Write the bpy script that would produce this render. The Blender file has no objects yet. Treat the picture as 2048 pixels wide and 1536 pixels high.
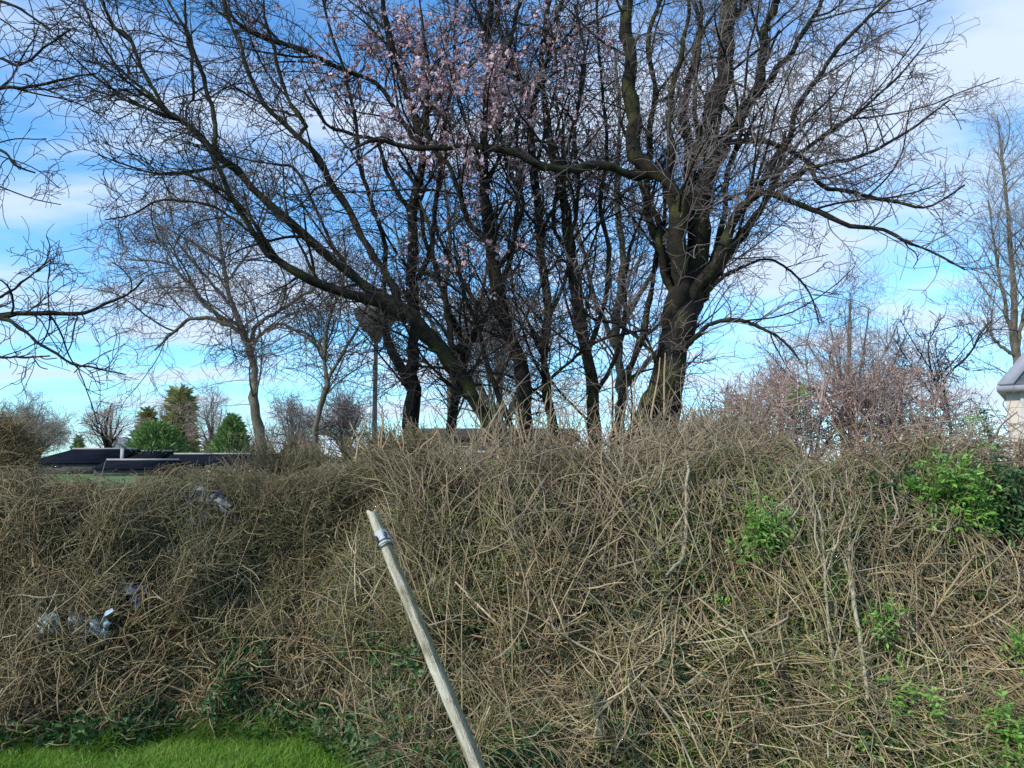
import bpy, math
import numpy as np
from mathutils import Vector, Matrix

# ------------------------------------------------------------------ camera, world, sun, exposure
scene = bpy.context.scene
C = scene.collection
CAM_Z, F, HOR = 1.6, 1600.0, 925.0            # eye height, focal length and horizon row (2048 px wide frame)
PITCH = math.atan((HOR - 768.0) / F)
cam_d = bpy.data.cameras.new("camera"); cam = bpy.data.objects.new("camera", cam_d); C.objects.link(cam)
cam.location = (0, 0, CAM_Z); cam.rotation_euler = (math.pi / 2 + PITCH, 0, 0)
cam_d.sensor_width = 36.0; cam_d.lens = 36.0 * F / 2048.0; cam_d.clip_end = 3000; cam_d.clip_start = 0.05
scene.camera = cam
scene.view_settings.view_transform = 'Standard'; scene.view_settings.look = 'None'
scene.view_settings.exposure = 0.35; scene.view_settings.gamma = 1.0
scene.render.engine = 'CYCLES'
scene.cycles.max_bounces = 6; scene.cycles.diffuse_bounces = 3; scene.cycles.glossy_bounces = 2
scene.cycles.transmission_bounces = 3; scene.cycles.transparent_max_bounces = 6

SUN_EL, SUN_AZ = math.radians(36), math.radians(232)      # azimuth clockwise from +Y: behind the camera, to the left
w = bpy.data.worlds.new("World"); scene.world = w; w.use_nodes = True
nt = w.node_tree; nt.nodes.clear()
def N(t, **k):
    n = nt.nodes.new(t)
    for a, b in k.items(): setattr(n, a, b)
    return n
def world_math(op, a, b=None):
    n = N('ShaderNodeMath', operation=op)
    for i, v in enumerate((a, b)):
        if v is None: continue
        if isinstance(v, (int, float)): n.inputs[i].default_value = v
        else: nt.links.new(v, n.inputs[i])
    return n.outputs[0]
out = N('ShaderNodeOutputWorld'); bg = N('ShaderNodeBackground'); bg.inputs[1].default_value = 0.125
sky = N('ShaderNodeTexSky', sky_type='NISHITA'); sky.sun_disc = False
sky.sun_elevation = SUN_EL; sky.sun_rotation = SUN_AZ; sky.altitude = 0; sky.air_density = 1.0; sky.dust_density = 0.4; sky.ozone_density = 2.0
tint = N('ShaderNodeMix', data_type='RGBA', blend_type='MULTIPLY'); tint.inputs[0].default_value = 1.0
nt.links.new(sky.outputs[0], tint.inputs[6]); tint.inputs[7].default_value = (0.80, 1.38, 1.78, 1)
tc = N('ShaderNodeTexCoord'); sep = N('ShaderNodeSeparateXYZ'); nt.links.new(tc.outputs['Generated'], sep.inputs[0])
den = world_math('ADD', world_math('MAXIMUM', sep.outputs[2], 0.0), 0.16)
cx, cy = world_math('DIVIDE', sep.outputs[0], den), world_math('DIVIDE', sep.outputs[1], den)
comb = N('ShaderNodeCombineXYZ'); nt.links.new(cx, comb.inputs[0]); nt.links.new(cy, comb.inputs[1])
n1 = N('ShaderNodeTexNoise'); n1.inputs['Scale'].default_value = 1.5; n1.inputs['Detail'].default_value = 9; n1.inputs['Roughness'].default_value = 0.55
n1.inputs['Distortion'].default_value = 0.35
mp = N('ShaderNodeMapping'); mp.inputs['Location'].default_value = (3.1, 1.7, 0); mp.inputs['Scale'].default_value = (0.8, 1.25, 1)
nt.links.new(comb.outputs[0], mp.inputs[0]); nt.links.new(mp.outputs[0], n1.inputs[0])
# more cloud to the right and overhead, less low on the left
bias = world_math('ADD', world_math('MULTIPLY', sep.outputs[0], 0.03), world_math('MULTIPLY', sep.outputs[2], -0.06))
cl = world_math('ADD', n1.outputs[0], bias)
ramp = N('ShaderNodeMapRange', interpolation_type='SMOOTHSTEP'); nt.links.new(cl, ramp.inputs[0])
ramp.inputs[1].default_value = 0.385; ramp.inputs[2].default_value = 0.63; ramp.inputs[3].default_value = 0.0; ramp.inputs[4].default_value = 0.93
n2 = N('ShaderNodeTexNoise'); n2.inputs['Scale'].default_value = 2.3; n2.inputs['Detail'].default_value = 6
nt.links.new(mp.outputs[0], n2.inputs[0])
cc = N('ShaderNodeMix', data_type='RGBA'); nt.links.new(n2.outputs[0], cc.inputs[0])
cc.inputs[6].default_value = (4.0, 5.1, 6.7, 1); cc.inputs[7].default_value = (5.7, 6.3, 7.4, 1)
mixs = N('ShaderNodeMix', data_type='RGBA'); nt.links.new(ramp.outputs[0], mixs.inputs[0])
nt.links.new(tint.outputs[2], mixs.inputs[6]); nt.links.new(cc.outputs[2], mixs.inputs[7])
nt.links.new(mixs.outputs[2], bg.inputs[0]); nt.links.new(bg.outputs[0], out.inputs[0])

sd = bpy.data.lights.new("sun", 'SUN'); sd.energy = 3.1; sd.angle = math.radians(1.5); sd.color = (1.0, 0.92, 0.80)
so = bpy.data.objects.new("sun", sd); C.objects.link(so)
sdir = Vector((math.sin(SUN_AZ) * math.cos(SUN_EL), math.cos(SUN_AZ) * math.cos(SUN_EL), math.sin(SUN_EL)))
so.rotation_euler = sdir.to_track_quat('Z', 'Y').to_euler(); so.location = (-10, -10, 15)

# ------------------------------------------------------------------ helpers
def at(px, py, Y):
    """point of the place seen at photo pixel (px, py), at depth Y metres along +Y"""
    c, s = math.cos(PITCH), math.sin(PITCH)
    u, v = (px - 1024.0) / F, (768.0 - py) / F
    d = np.array([u, c - v * s, s + v * c])
    return np.array([0, 0, CAM_Z]) + d * (Y / d[1])

def tag(o, label=None, cat=None, group=None, kind=None):
    if label: o['label'] = label
    if cat: o['category'] = cat
    if group: o['group'] = group
    if kind: o['kind'] = kind
    return o

def empty(name, loc, rz=0):
    o = bpy.data.objects.new(name, None); C.objects.link(o); o.location = loc; o.rotation_euler = (0, 0, rz)
    o.empty_display_size = 0.2
    return o

def mesh(name, V, Fs, mat, parent=None, smooth=False):
    """V (n,3); Fs list of (m,k) index arrays; vertices in world space (moved into the parent's space)"""
    V = np.asarray(V, float)
    if parent is not None:
        M = np.array(parent_matrix(parent).inverted())
        V = V @ M[:3, :3].T + M[:3, 3]
    me = bpy.data.meshes.new(name)
    Fs = [np.asarray(f, dtype=np.int32) for f in Fs if len(f)]
    tot = np.concatenate([np.full(len(f), f.shape[1], dtype=np.int32) for f in Fs])
    idx = np.concatenate([f.ravel() for f in Fs])
    st = np.concatenate([[0], np.cumsum(tot)[:-1]]).astype(np.int32)
    me.vertices.add(len(V)); me.vertices.foreach_set('co', V.astype(np.float32).ravel())
    me.loops.add(len(idx)); me.loops.foreach_set('vertex_index', idx)
    me.polygons.add(len(tot)); me.polygons.foreach_set('loop_start', st)
    me.update(calc_edges=True)
    if smooth: me.polygons.foreach_set('use_smooth', np.ones(len(tot), dtype=bool))
    me.validate()
    me.materials.append(mat)
    o = bpy.data.objects.new(name, me); C.objects.link(o)
    if parent is not None: o.parent = parent
    return o

def parent_matrix(p):
    m = Matrix.Translation(p.location) @ p.rotation_euler.to_matrix().to_4x4()
    return parent_matrix(p.parent) @ m if p.parent else m

def nrm(a): return a / np.maximum(np.linalg.norm(a, axis=-1, keepdims=True), 1e-9)

def tubes(P, R, S=4):
    """P (N,K,3), R (N,K) -> verts, quads"""
    P = np.asarray(P, float); R = np.asarray(R, float)
    n, k = P.shape[:2]
    T = np.empty_like(P); T[:, 1:-1] = P[:, 2:] - P[:, :-2]; T[:, 0] = P[:, 1] - P[:, 0]; T[:, -1] = P[:, -1] - P[:, -2]
    T = nrm(T)
    m = nrm(P[:, -1] - P[:, 0]); ref = np.where(np.abs(m[:, 1:2]) < 0.75, np.array([[0, 1., 0]]), np.array([[1., 0, 0.0]]))
    A = nrm(np.cross(T, ref[:, None, :])); B = np.cross(T, A)
    th = np.arange(S) * 2 * math.pi / S
    V = P[:, :, None, :] + R[:, :, None, None] * (A[:, :, None, :] * np.cos(th)[None, None, :, None] + B[:, :, None, :] * np.sin(th)[None, None, :, None])
    V = V.reshape(-1, 3)
    i = np.arange(n)[:, None, None] * (k * S); j = np.arange(k - 1)[None, :, None] * S; s = np.arange(S)[None, None, :]; s2 = (s + 1) % S
    q = np.stack([i + j + s, i + j + s2, i + j + S + s2, i + j + S + s], -1).reshape(-1, 4)
    return V, q

class Bag:
    def __init__(self): self.V = []; self.F = {}; self.n = 0
    def add(self, V, *Fs):
        V = np.asarray(V, float)
        for f in Fs:
            f = np.asarray(f)
            if len(f): self.F.setdefault(f.shape[1], []).append(f + self.n)
        self.V.append(V); self.n += len(V)
        return self
    def tube(self, P, R, S=4):
        P = np.asarray(P, float)
        if P.ndim == 2: P = P[None]; R = np.asarray(R, float)[None]
        return self.add(*tubes(P, R, S))
    def box(self, a, b, M=None):
        x0, y0, z0 = a; x1, y1, z1 = b
        V = np.array([[x0,y0,z0],[x1,y0,z0],[x1,y1,z0],[x0,y1,z0],[x0,y0,z1],[x1,y0,z1],[x1,y1,z1],[x0,y1,z1]], float)
        if M is not None: V = V @ np.array(M)[:3, :3].T + np.array(M)[:3, 3]
        return self.add(V, [[0,3,2,1],[4,5,6,7],[0,1,5,4],[1,2,6,5],[2,3,7,6],[3,0,4,7]])
    def build(self, name, mat, parent=None, smooth=False):
        return mesh(name, np.concatenate(self.V), [np.concatenate(v) for v in self.F.values()], mat, parent, smooth)

def smoothpath(pts, k):
    """Catmull-Rom through pts (m,d), resampled to k points"""
    p = np.asarray(pts, float); m = len(p)
    e = np.concatenate([[2 * p[0] - p[1]], p, [2 * p[-1] - p[-2]]])
    seg = np.linalg.norm(np.diff(p[:, :3], axis=0), axis=1); cum = np.concatenate([[0], np.cumsum(seg)])
    s = np.linspace(0, cum[-1], k); i = np.clip(np.searchsorted(cum, s, 'right') - 1, 0, m - 2)
    t = ((s - cum[i]) / np.maximum(seg[i], 1e-9))[:, None]
    a, b, c, d = e[i], e[i + 1], e[i + 2], e[i + 3]
    return 0.5 * (2 * b + (c - a) * t + (2 * a - 5 * b + 4 * c - d) * t * t + (3 * b - 3 * c + d - a) * t ** 3)

def limb(rng, pts, k=22, wob=0.05):
    """pts: (px, py, Y, half width in px) -> path (k,3), radius (k)"""
    q = np.array([list(at(p[0], p[1], p[2])) + [p[3] * p[2] / F] for p in pts])
    s = smoothpath(q, k); P, R = s[:, :3], np.maximum(s[:, 3], 0.003)
    j = rng.normal(0, 1, (k, 3)); j[1:-1] = (j[:-2] + j[1:-1] + j[2:]) / 2
    j[0] = 0
    P = P + j * np.minimum(wob, R * 0.42)[:, None]
    R = R * (1 + rng.normal(0, .09, k))
    return P, R

def sample(P, i, t):
    k = P.shape[1]; f = t * (k - 1); a = np.clip(f.astype(int), 0, k - 2); fr = f - a
    if P.ndim == 3: return P[i, a] * (1 - fr[:, None]) + P[i, a + 1] * fr[:, None], nrm(P[i, a + 1] - P[i, a])
    return P[i, a] * (1 - fr) + P[i, a + 1] * fr

def walk(rng, p0, d0, L, k, curl, trop, zig=0.0, persist=0.8):
    n = len(p0); P = np.empty((n, k, 3)); P[:, 0] = p0; d = nrm(d0); w_ = rng.normal(0, 1, (n, 3)) * curl
    trop = np.asarray(trop, float)
    for j in range(1, k):
        w_ = w_ * persist + rng.normal(0, 1, (n, 3)) * curl * (1 - persist) * 2.0
        d = nrm(d + w_ + trop + rng.normal(0, 1, (n, 3)) * zig)
        P[:, j] = P[:, j - 1] + d * (L / (k - 1))[:, None]
    return P

def grow(rng, P, R, n, length, ang=(25, 60), rf=0.55, rmax=0.03, rtip=0.0025, k=9, curl=0.10, trop=(0, 0, 0.04),
         t=(0.15, 1.0), zig=0.05, out=None, wpow=1.0, flat=1.0):
    """n children on the parents P (N,K,3)"""
    ln = np.linalg.norm(np.diff(P, axis=1), axis=2).sum(1) ** wpow
    i = rng.choice(len(P), n, p=ln / ln.sum()); tt = t[0] + (t[1] - t[0]) * rng.random(n) ** 0.85
    p0, tan = sample(P, i, tt); pr = sample(R, i, tt)
    u = rng.normal(0, 1, (n, 3)); u[:, 1] *= flat
    if out is not None: u = nrm(u) + np.asarray(out)
    u = u - tan * (u * tan).sum(1, keepdims=True); u = nrm(u)
    a = np.radians(rng.uniform(ang[0], ang[1], n))[:, None]
    d = np.cos(a) * tan + np.sin(a) * u
    L = rng.uniform(length[0], length[1], n) * (0.55 + 0.45 * (1 - tt)) * np.clip(pr / (rmax * 0.9), 0.5, 1.3)
    Q = walk(rng, p0, d, L, k, curl, trop, zig)
    r0 = np.minimum(pr * rf * rng.uniform(.7, 1.1, n), rmax)
    s = np.linspace(0, 1, k)
    RR = rtip + np.maximum(r0 - rtip, 0.0005)[:, None] * (1 - s)[None, :] ** 0.9
    return Q, RR

def leaves(c, d, nn, L, W, fold=0.25):
    """one folded six-point leaf per row: base c, direction d, normal nn, length L, width W"""
    n = len(c); d = nrm(d); s = nrm(np.cross(d, nn)); nn = np.cross(s, d); L = L[:, None]; W = W[:, None]
    pts = [c, c + d * L * .35 + s * W * .5 + nn * W * fold, c + d * L * .7 + s * W * .38 + nn * W * fold, c + d * L - nn * L * .08,
           c + d * L * .7 - s * W * .38 + nn * W * fold, c + d * L * .35 - s * W * .5 + nn * W * fold]
    V = np.stack(pts, 1).reshape(-1, 3); b = np.arange(n)[:, None] * 6
    return V, np.concatenate([b + np.array([[0, 1, 2, 3]]), b + np.array([[0, 3, 4, 5]])])

# ------------------------------------------------------------------ materials
def material(name, cols, rough=0.85, island=True, scale=6.0, noise=0.5, bump=0.0, bscale=40.0, moss=None, spec=0.25, transl=0.0, stretch=None, detail=4):
    """cols: colours spread over a ramp driven by random-per-island and / or noise in object space"""
    m = bpy.data.materials.new(name); m.use_nodes = True; t = m.node_tree; b = t.nodes['Principled BSDF']
    b.inputs['Roughness'].default_value = rough; b.inputs['Specular IOR Level'].default_value = spec
    tcn = t.nodes.new('ShaderNodeTexCoord'); mapn = t.nodes.new('ShaderNodeMapping'); t.links.new(tcn.outputs['Object'], mapn.inputs[0])
    if stretch: mapn.inputs['Scale'].default_value = stretch
    no = t.nodes.new('ShaderNodeTexNoise'); no.inputs['Scale'].default_value = scale; no.inputs['Detail'].default_value = detail
    t.links.new(mapn.outputs[0], no.inputs[0])
    nc = t.nodes.new('ShaderNodeMapRange'); nc.inputs[1].default_value = 0.28; nc.inputs[2].default_value = 0.72
    t.links.new(no.outputs[0], nc.inputs[0])
    fac = nc.outputs[0]
    if island:
        g = t.nodes.new('ShaderNodeNewGeometry'); mx = t.nodes.new('ShaderNodeMix'); mx.inputs[0].default_value = noise
        t.links.new(g.outputs['Random Per Island'], mx.inputs[2]); t.links.new(fac, mx.inputs[3]); fac = mx.outputs[0]
    r = t.nodes.new('ShaderNodeValToRGB'); e = r.color_ramp.elements
    lo, hi = (0.12, 0.88) if island else (0.0, 1.0)
    while len(e) < len(cols): e.new(0.5)
    for j, c in enumerate(cols):
        e[j].position = lo + (hi - lo) * j / max(len(cols) - 1, 1); e[j].color = (*c, 1)
    t.links.new(fac, r.inputs[0]); col = r.outputs[0]
    if moss:
        mn = t.nodes.new('ShaderNodeTexNoise'); mn.inputs['Scale'].default_value = moss[1]; mn.inputs['Detail'].default_value = 5
        t.links.new(tcn.outputs['Object'], mn.inputs[0])
        mr = t.nodes.new('ShaderNodeMapRange'); mr.inputs[1].default_value = moss[2]; mr.inputs[2].default_value = moss[2] + 0.14
        t.links.new(mn.outputs[0], mr.inputs[0])
        mm = t.nodes.new('ShaderNodeMix'); mm.data_type = 'RGBA'; t.links.new(mr.outputs[0], mm.inputs[0])
        t.links.new(col, mm.inputs[6]); mm.inputs[7].default_value = (*moss[0], 1); col = mm.outputs[2]
    t.links.new(col, b.inputs['Base Color'])
    if bump:
        bn = t.nodes.new('ShaderNodeTexNoise'); bn.inputs['Scale'].default_value = bscale; bn.inputs['Detail'].default_value = 5
        t.links.new(mapn.outputs[0], bn.inputs[0])
        bu = t.nodes.new('ShaderNodeBump'); bu.inputs['Strength'].default_value = bump; bu.inputs['Distance'].default_value = 0.02
        t.links.new(bn.outputs[0], bu.inputs['Height']); t.links.new(bu.outputs[0], b.inputs['Normal'])
    if transl:
        tr = t.nodes.new('ShaderNodeBsdfTranslucent'); t.links.new(col, tr.inputs[0]); ms = t.nodes.new('ShaderNodeMixShader')
        ms.inputs[0].default_value = transl; t.links.new(b.outputs[0], ms.inputs[1]); t.links.new(tr.outputs[0], ms.inputs[2])
        t.links.new(ms.outputs[0], t.nodes['Material Output'].inputs[0])
    return m

M = {}
M['bark'] = material('mossy bark', [(.008,.006,.005),(.020,.016,.011),(.040,.031,.021)], island=False, scale=9, bump=.9, bscale=60, moss=((.052,.054,.016), 3.6, .50))
M['bark_dark'] = material('dark bark', [(.004,.004,.003),(.012,.010,.008),(.026,.020,.015)], island=False, scale=9, bump=.9, bscale=60, moss=((.028,.030,.010), 3.0, .54))
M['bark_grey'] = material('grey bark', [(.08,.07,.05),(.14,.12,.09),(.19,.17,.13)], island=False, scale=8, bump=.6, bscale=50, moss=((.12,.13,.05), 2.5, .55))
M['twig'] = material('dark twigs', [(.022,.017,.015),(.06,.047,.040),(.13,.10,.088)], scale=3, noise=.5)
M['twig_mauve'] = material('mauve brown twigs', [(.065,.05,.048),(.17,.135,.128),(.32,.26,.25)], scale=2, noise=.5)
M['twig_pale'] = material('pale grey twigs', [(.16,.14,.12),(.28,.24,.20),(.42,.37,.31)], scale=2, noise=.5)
M['twig_olive'] = material('olive brown twigs', [(.14,.11,.05),(.27,.20,.10),(.40,.32,.18)], scale=2, noise=.5)
M['twig_red'] = material('red brown twigs', [(.20,.13,.105),(.37,.26,.22),(.54,.42,.36)], scale=2, noise=.4)
M['blossom'] = material('faded pink blossom', [(.52,.29,.35),(.76,.52,.58),(.86,.72,.77)], scale=3, noise=.4, transl=.35)
M['buds'] = material('red brown buds', [(.36,.22,.18),(.54,.38,.32),(.68,.54,.48)], scale=3, noise=.4, transl=.2)
M['hedge'] = material('grey brown hedge twigs', [(.07,.052,.030),(.17,.13,.075),(.25,.20,.125),(.145,.145,.06),(.36,.31,.21)], scale=1.6, noise=.45)
M['hedge_base'] = material('tan hedge stems', [(.115,.075,.038),(.26,.185,.10),(.37,.28,.16),(.22,.18,.09),(.47,.39,.25)], scale=1.6, noise=.4)
M['bramble'] = material('brown bramble stems', [(.095,.062,.040),(.225,.17,.11),(.325,.255,.17),(.17,.14,.082),(.43,.365,.265)], scale=1.3, noise=.4)
M['straw'] = material('straw coloured stalks', [(.28,.21,.10),(.44,.34,.18),(.34,.24,.14),(.58,.48,.29),(.30,.28,.12)], scale=1.2, noise=.4)
M['olive'] = material('olive stems', [(.10,.12,.035),(.20,.215,.065),(.28,.27,.11),(.16,.20,.055),(.36,.35,.17)], scale=1.4, noise=.4)
M['pale_stem'] = material('pale grey tan stems', [(.22,.18,.12),(.34,.29,.20),(.44,.39,.28)], scale=5, noise=.5, bump=.3)
M['tan_stem'] = material('tan shoots', [(.26,.175,.095),(.38,.27,.155),(.48,.36,.22)], scale=3, noise=.4)
M['dead_leaf'] = material('dead leaves', [(.16,.085,.04),(.33,.21,.11),(.48,.36,.23)], scale=2, noise=.3, transl=.2)
M['leaf_dark'] = material('dark green leaves', [(.028,.065,.022),(.055,.13,.035),(.10,.20,.06)], scale=2, noise=.4, rough=.5, spec=.5, transl=.2)
M['leaf'] = material('fresh green leaves', [(.09,.20,.03),(.19,.39,.06),(.34,.54,.14)], scale=2, noise=.4, rough=.5, spec=.4, transl=.3)
M['leaf_olive'] = material('dull green leaves', [(.11,.15,.04),(.19,.26,.07),(.30,.38,.13)], scale=2, noise=.4, rough=.6, transl=.25)
M['conifer'] = material('conifer foliage', [(.12,.20,.07),(.20,.32,.10),(.32,.44,.17)], scale=.7, noise=.5, transl=.2)
M['conifer_y'] = material('yellow green conifer foliage', [(.20,.21,.07),(.34,.33,.13),(.46,.43,.20)], scale=.7, noise=.5, transl=.2)
M['grass'] = material('lawn grass blades', [(.065,.155,.014),(.13,.28,.026),(.21,.39,.05),(.32,.38,.11)], scale=1.4, noise=.55, rough=.6, transl=.35)
M['ground'] = material('ground turf', [(.06,.085,.02),(.10,.16,.035),(.14,.20,.06)], island=False, scale=.25, detail=8, bump=.4, bscale=12)
M['soil'] = material('soil and leaf litter', [(.025,.018,.012),(.06,.042,.026),(.10,.07,.042)], island=False, scale=7, detail=8, bump=1.0, bscale=25)

# ------------------------------------------------------------------ setting: ground and hedge bank
def grid(xs, ys, fz):
    X, Yg = np.meshgrid(xs, ys, indexing='ij'); Z = fz(X, Yg)
    V = np.stack([X, Yg, Z], -1).reshape(-1, 3); a, b = len(xs), len(ys)
    i = np.arange(a - 1)[:, None] * b + np.arange(b - 1)[None, :]
    return V, np.stack([i, i + b, i + b + 1, i + 1], -1).reshape(-1, 4)
gx = np.unique(np.concatenate([np.linspace(-1200, 1200, 25), np.linspace(-30, 30, 61)])); gy = np.unique(np.concatenate([np.linspace(-300, 2200, 26), np.linspace(-10, 40, 51)]))
def gz(X, Y): return 0.012 * np.sin(X * 1.7 + 1) * np.cos(Y * 1.3)
V, q = grid(gx, gy, gz)
tag(mesh('ground', V, [q], M['ground'], smooth=True), kind='structure')
def sst(a, b, v): v = np.clip((v - a) / (b - a), 0, 1); return v * v * (3 - 2 * v)
def vnoise(x, y, seed=0):
    g_ = np.random.default_rng(seed).random((64, 64)); xi = np.floor(x).astype(int); yi = np.floor(y).astype(int); fx = x - xi; fy = y - yi
    fx = fx * fx * (3 - 2 * fx); fy = fy * fy * (3 - 2 * fy); f = lambda a, b: g_[a % 64, b % 64]
    return (f(xi, yi) * (1 - fx) + f(xi + 1, yi) * fx) * (1 - fy) + (f(xi, yi + 1) * (1 - fx) + f(xi + 1, yi + 1) * fx) * fy
def fbm(x, y, seed=0): return (vnoise(x, y, seed) + .5 * vnoise(x * 2.1, y * 2.1, seed + 1) + .25 * vnoise(x * 4.3, y * 4.3, seed + 2)) / 1.75 - .5
FOOT = lambda X: 4.84 - 0.26 * (1 - sst(-2.9, -1.7, X)) - 0.72 * sst(-1.30, -0.45, X) + 0.04 * np.sin(X * 2.9)      # where the hedge meets the lawn
def bank_z(X, Y):
    f = FOOT(X) + 0.28
    return 1.12 * sst(f, f + 1.5, Y) * (1 - sst(11, 14, Y)) + 0.05 * np.sin(X * 3.1 + Y * 2.3) * sst(f, f + .6, Y) - 0.03
V, q = grid(np.linspace(-16, 16, 161), np.linspace(4.4, 14.5, 90), bank_z)
tag(mesh('bank', V, [q], M['soil'], smooth=True), kind='structure')

# lawn blades
rng = np.random.default_rng(5)
def blades(n, xr, yr, hr, wd, lean=.35, keep=None):
    x = rng.uniform(*xr, n); y = rng.uniform(*yr, n)
    if keep is not None: k = keep(x, y); x, y = x[k], y[k]
    n = len(x); p = np.stack([x, y, gz(x, y) - .005], -1); h = rng.uniform(*hr, n)
    d = rng.normal(0, lean, (n, 3)); d[:, 2] = 1; d = nrm(d); s = nrm(rng.normal(0, 1, (n, 3)) * [1, 1, 0]); W = rng.uniform(.6, 1.2, n) * wd
    b = d * h[:, None]; bend = rng.normal(0, .35, (n, 3)) * h[:, None]; bend[:, 2] = -np.abs(bend[:, 2]) * .5
    V = np.stack([p - s * W[:, None], p + s * W[:, None], p + b * .55 + s * W[:, None] * .8, p + b * .55 - s * W[:, None] * .8, p + b + bend], 1).reshape(-1, 3)
    o = np.arange(n)[:, None] * 5
    return V, o + np.array([[0, 1, 2, 3]]), o + np.array([[3, 2, 4]])
bag = Bag()
bag.add(*blades(90000, (-4.2, 0.3), (3.5, 5.05), (.03, .075), .0024, keep=lambda x, y: y < FOOT(x) + .12))
bag.add(*blades(30000, (-5.5, 4), (1.6, 4.7), (.03, .065), .003, keep=lambda x, y: y < FOOT(x) + .05))
tag(bag.build('grass', M['grass']), 'bright green mown grass of the lawn at the foot of the hedge', 'grass', kind='stuff')

# ------------------------------------------------------------------ the thicket
TOPX = np.array([-500, 0, 300, 600, 800, 1000, 1200, 1330, 1450, 1650, 1850, 2048, 2600])
TOPY = np.array([ 956, 956, 952, 936, 914, 900, 888, 876, 888, 890, 872, 868, 868])
def top_z(X, Y):
    px = 1024 + X / Y * F
    return CAM_Z + (HOR - np.interp(px, TOPX, TOPY)) / F * Y + 0.05 * np.sin(X * 5.1) + 0.03 * np.sin(X * 13.7 + 2)
def front_y(X, z):
    lean = .45 + .45 * sst(-1.9, -.6, X)
    return FOOT(X) + 0.12 + lean * np.clip(z / 1.6, 0, 1.3) ** 1.3 + 0.34 * fbm(X * 1.4 + 20, z * 1.6 + 9, 3) + .38 * fbm(X * 4.0 + 40, z * 4.0 + 9, 8)
def wider(n, pxr):
    """carry the thicket on beyond both edges of the photo at the same density"""
    a, b = pxr; a2, b2 = (a - 330 if a <= -200 else a), (b + 330 if b >= 2150 else b)
    return int(n * (b2 - a2) / (b - a)), (a2, b2)
def front_at(px, py):
    """depth at which the sight line through a photo pixel meets the face of the thicket"""
    for Y in np.arange(3.6, 8.5, .02):
        p = at(px, py, Y)
        if Y >= front_y(p[0], max(p[2], 0)): return float(Y)
    return 6.0
def tangle(n, pxr, zr, L, r, depth=.45, curl=.16, trop=(0, 0, 0), k=8, dirb=(0, 0, 0.3), dspread=1.0, zig=.08, over=.02, seed=0, shift=0.0, clump=0.0, cs=2.2, bundle=1, bs=.10, tip=.55):
    """random arching stems through the front of the hedge between two photo columns; zr heights (fractions of local top)"""
    n, pxr = wider(n, pxr); g = np.random.default_rng(seed); nb = max(1, n // bundle)
    Y0 = 5.2; X = (g.uniform(pxr[0], pxr[1], nb) - 1024) / F * Y0
    f = g.uniform(zr[0], zr[1], nb); z = f * top_z(X, np.full(nb, 5.4))
    if clump:
        c = fbm(X * cs + seed * 3.7 + 30, z * cs + seed * 1.9 + 30, seed + 50) * 4
        ok = g.random(nb) < np.clip(.5 + clump * c, .02, 1); X, z = X[ok], z[ok]; nb = len(X)
    d = nrm(g.normal(0, 1, (nb, 3)) * dspread + np.array(dirb)); ex = g.exponential(depth, nb)
    if bundle > 1:
        X, z, ex, d = (np.repeat(v, bundle, axis=0) for v in (X, z, ex, d)); n = len(X)
        X = X + g.normal(0, bs, n); z = z + g.normal(0, bs, n); ex = np.abs(ex + g.normal(0, .05, n)); d = d + g.normal(0, .28, (n, 3))
    n = len(X); Y = front_y(X, z) + ex + shift
    p = np.stack([X, Y, z], -1); ln = g.uniform(L[0], L[1], n)
    P = walk(g, p, d, ln, k, curl * 1.45, trop, zig)
    P -= (P[:, k // 2:k // 2 + 1] - P[:, :1]) * .5
    P[..., 2] = np.maximum(P[..., 2], bank_z(P[..., 0], P[..., 1]) - .01)
    e = (P[..., 2] - top_z(P[..., 0], np.maximum(P[..., 1], 4.0))).max(1)
    ok = e < over * g.exponential(1, n) + .01; P = P[ok]; n = len(P)
    fr = front_y(P[..., 0], P[..., 2]) - 0.10; P[..., 1] = np.maximum(P[..., 1], fr - g.random((n, 1)) * .08)
    rr = r[0] + (r[1] - r[0]) * 1.25 * g.random(n) ** 1.6; s = np.linspace(0, 1, k)
    R = rr[:, None] * (1 - tip * s)[None, :]
    return P, R
def stuff(name, label, cat, mat, sets, S=3):
    b = Bag()
    for P, R in sets: b.tube(P, R, S)
    return tag(b.build(name, mat, smooth=True), label, cat, kind='stuff')

fine = [tangle(30000, (-300, 900), (0.1, 1.0), (.10, .32), (.0014, .0034), depth=.28, seed=1, k=6, curl=.25),
        tangle(9000, (-300, 900), (0.45, 1.0), (.15, .4), (.002, .0040), depth=.25, seed=2, dirb=(0, 0, 1.2), k=6, over=.03),
        tangle(9000, (500, 1250), (0.2, 1.0), (.12, .36), (.0016, .0038), depth=.32, seed=3, k=6, curl=.22)]
stuff('hedge_twigs', 'dense grey brown twigs of the clipped hedge filling the left half under the low dark roofs', 'hedge', M['hedge'], fine)
mid = [tangle(3600, (-260, 800), (0.0, .70), (.25, .7), (.0030, .0068), depth=.18, seed=11, k=9, curl=.17, dirb=(0, -.2, .1), clump=.6, bundle=4),
       tangle(1700, (-260, 760), (0.0, .38), (.3, .7), (.0035, .0068), depth=.08, seed=12, k=9, curl=.20, clump=.6),
       tangle(700, (-260, 330), (0.55, 1.0), (.25, .5), (.0025, .0055), depth=.08, seed=13, k=8, curl=.10, dirb=(0.1, -.1, 2.2), over=.04)]
stuff('hedge_stems', 'longer tan curved stems crossing the lower left of the hedge above the lawn', 'hedge', M['hedge_base'], mid)
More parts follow.
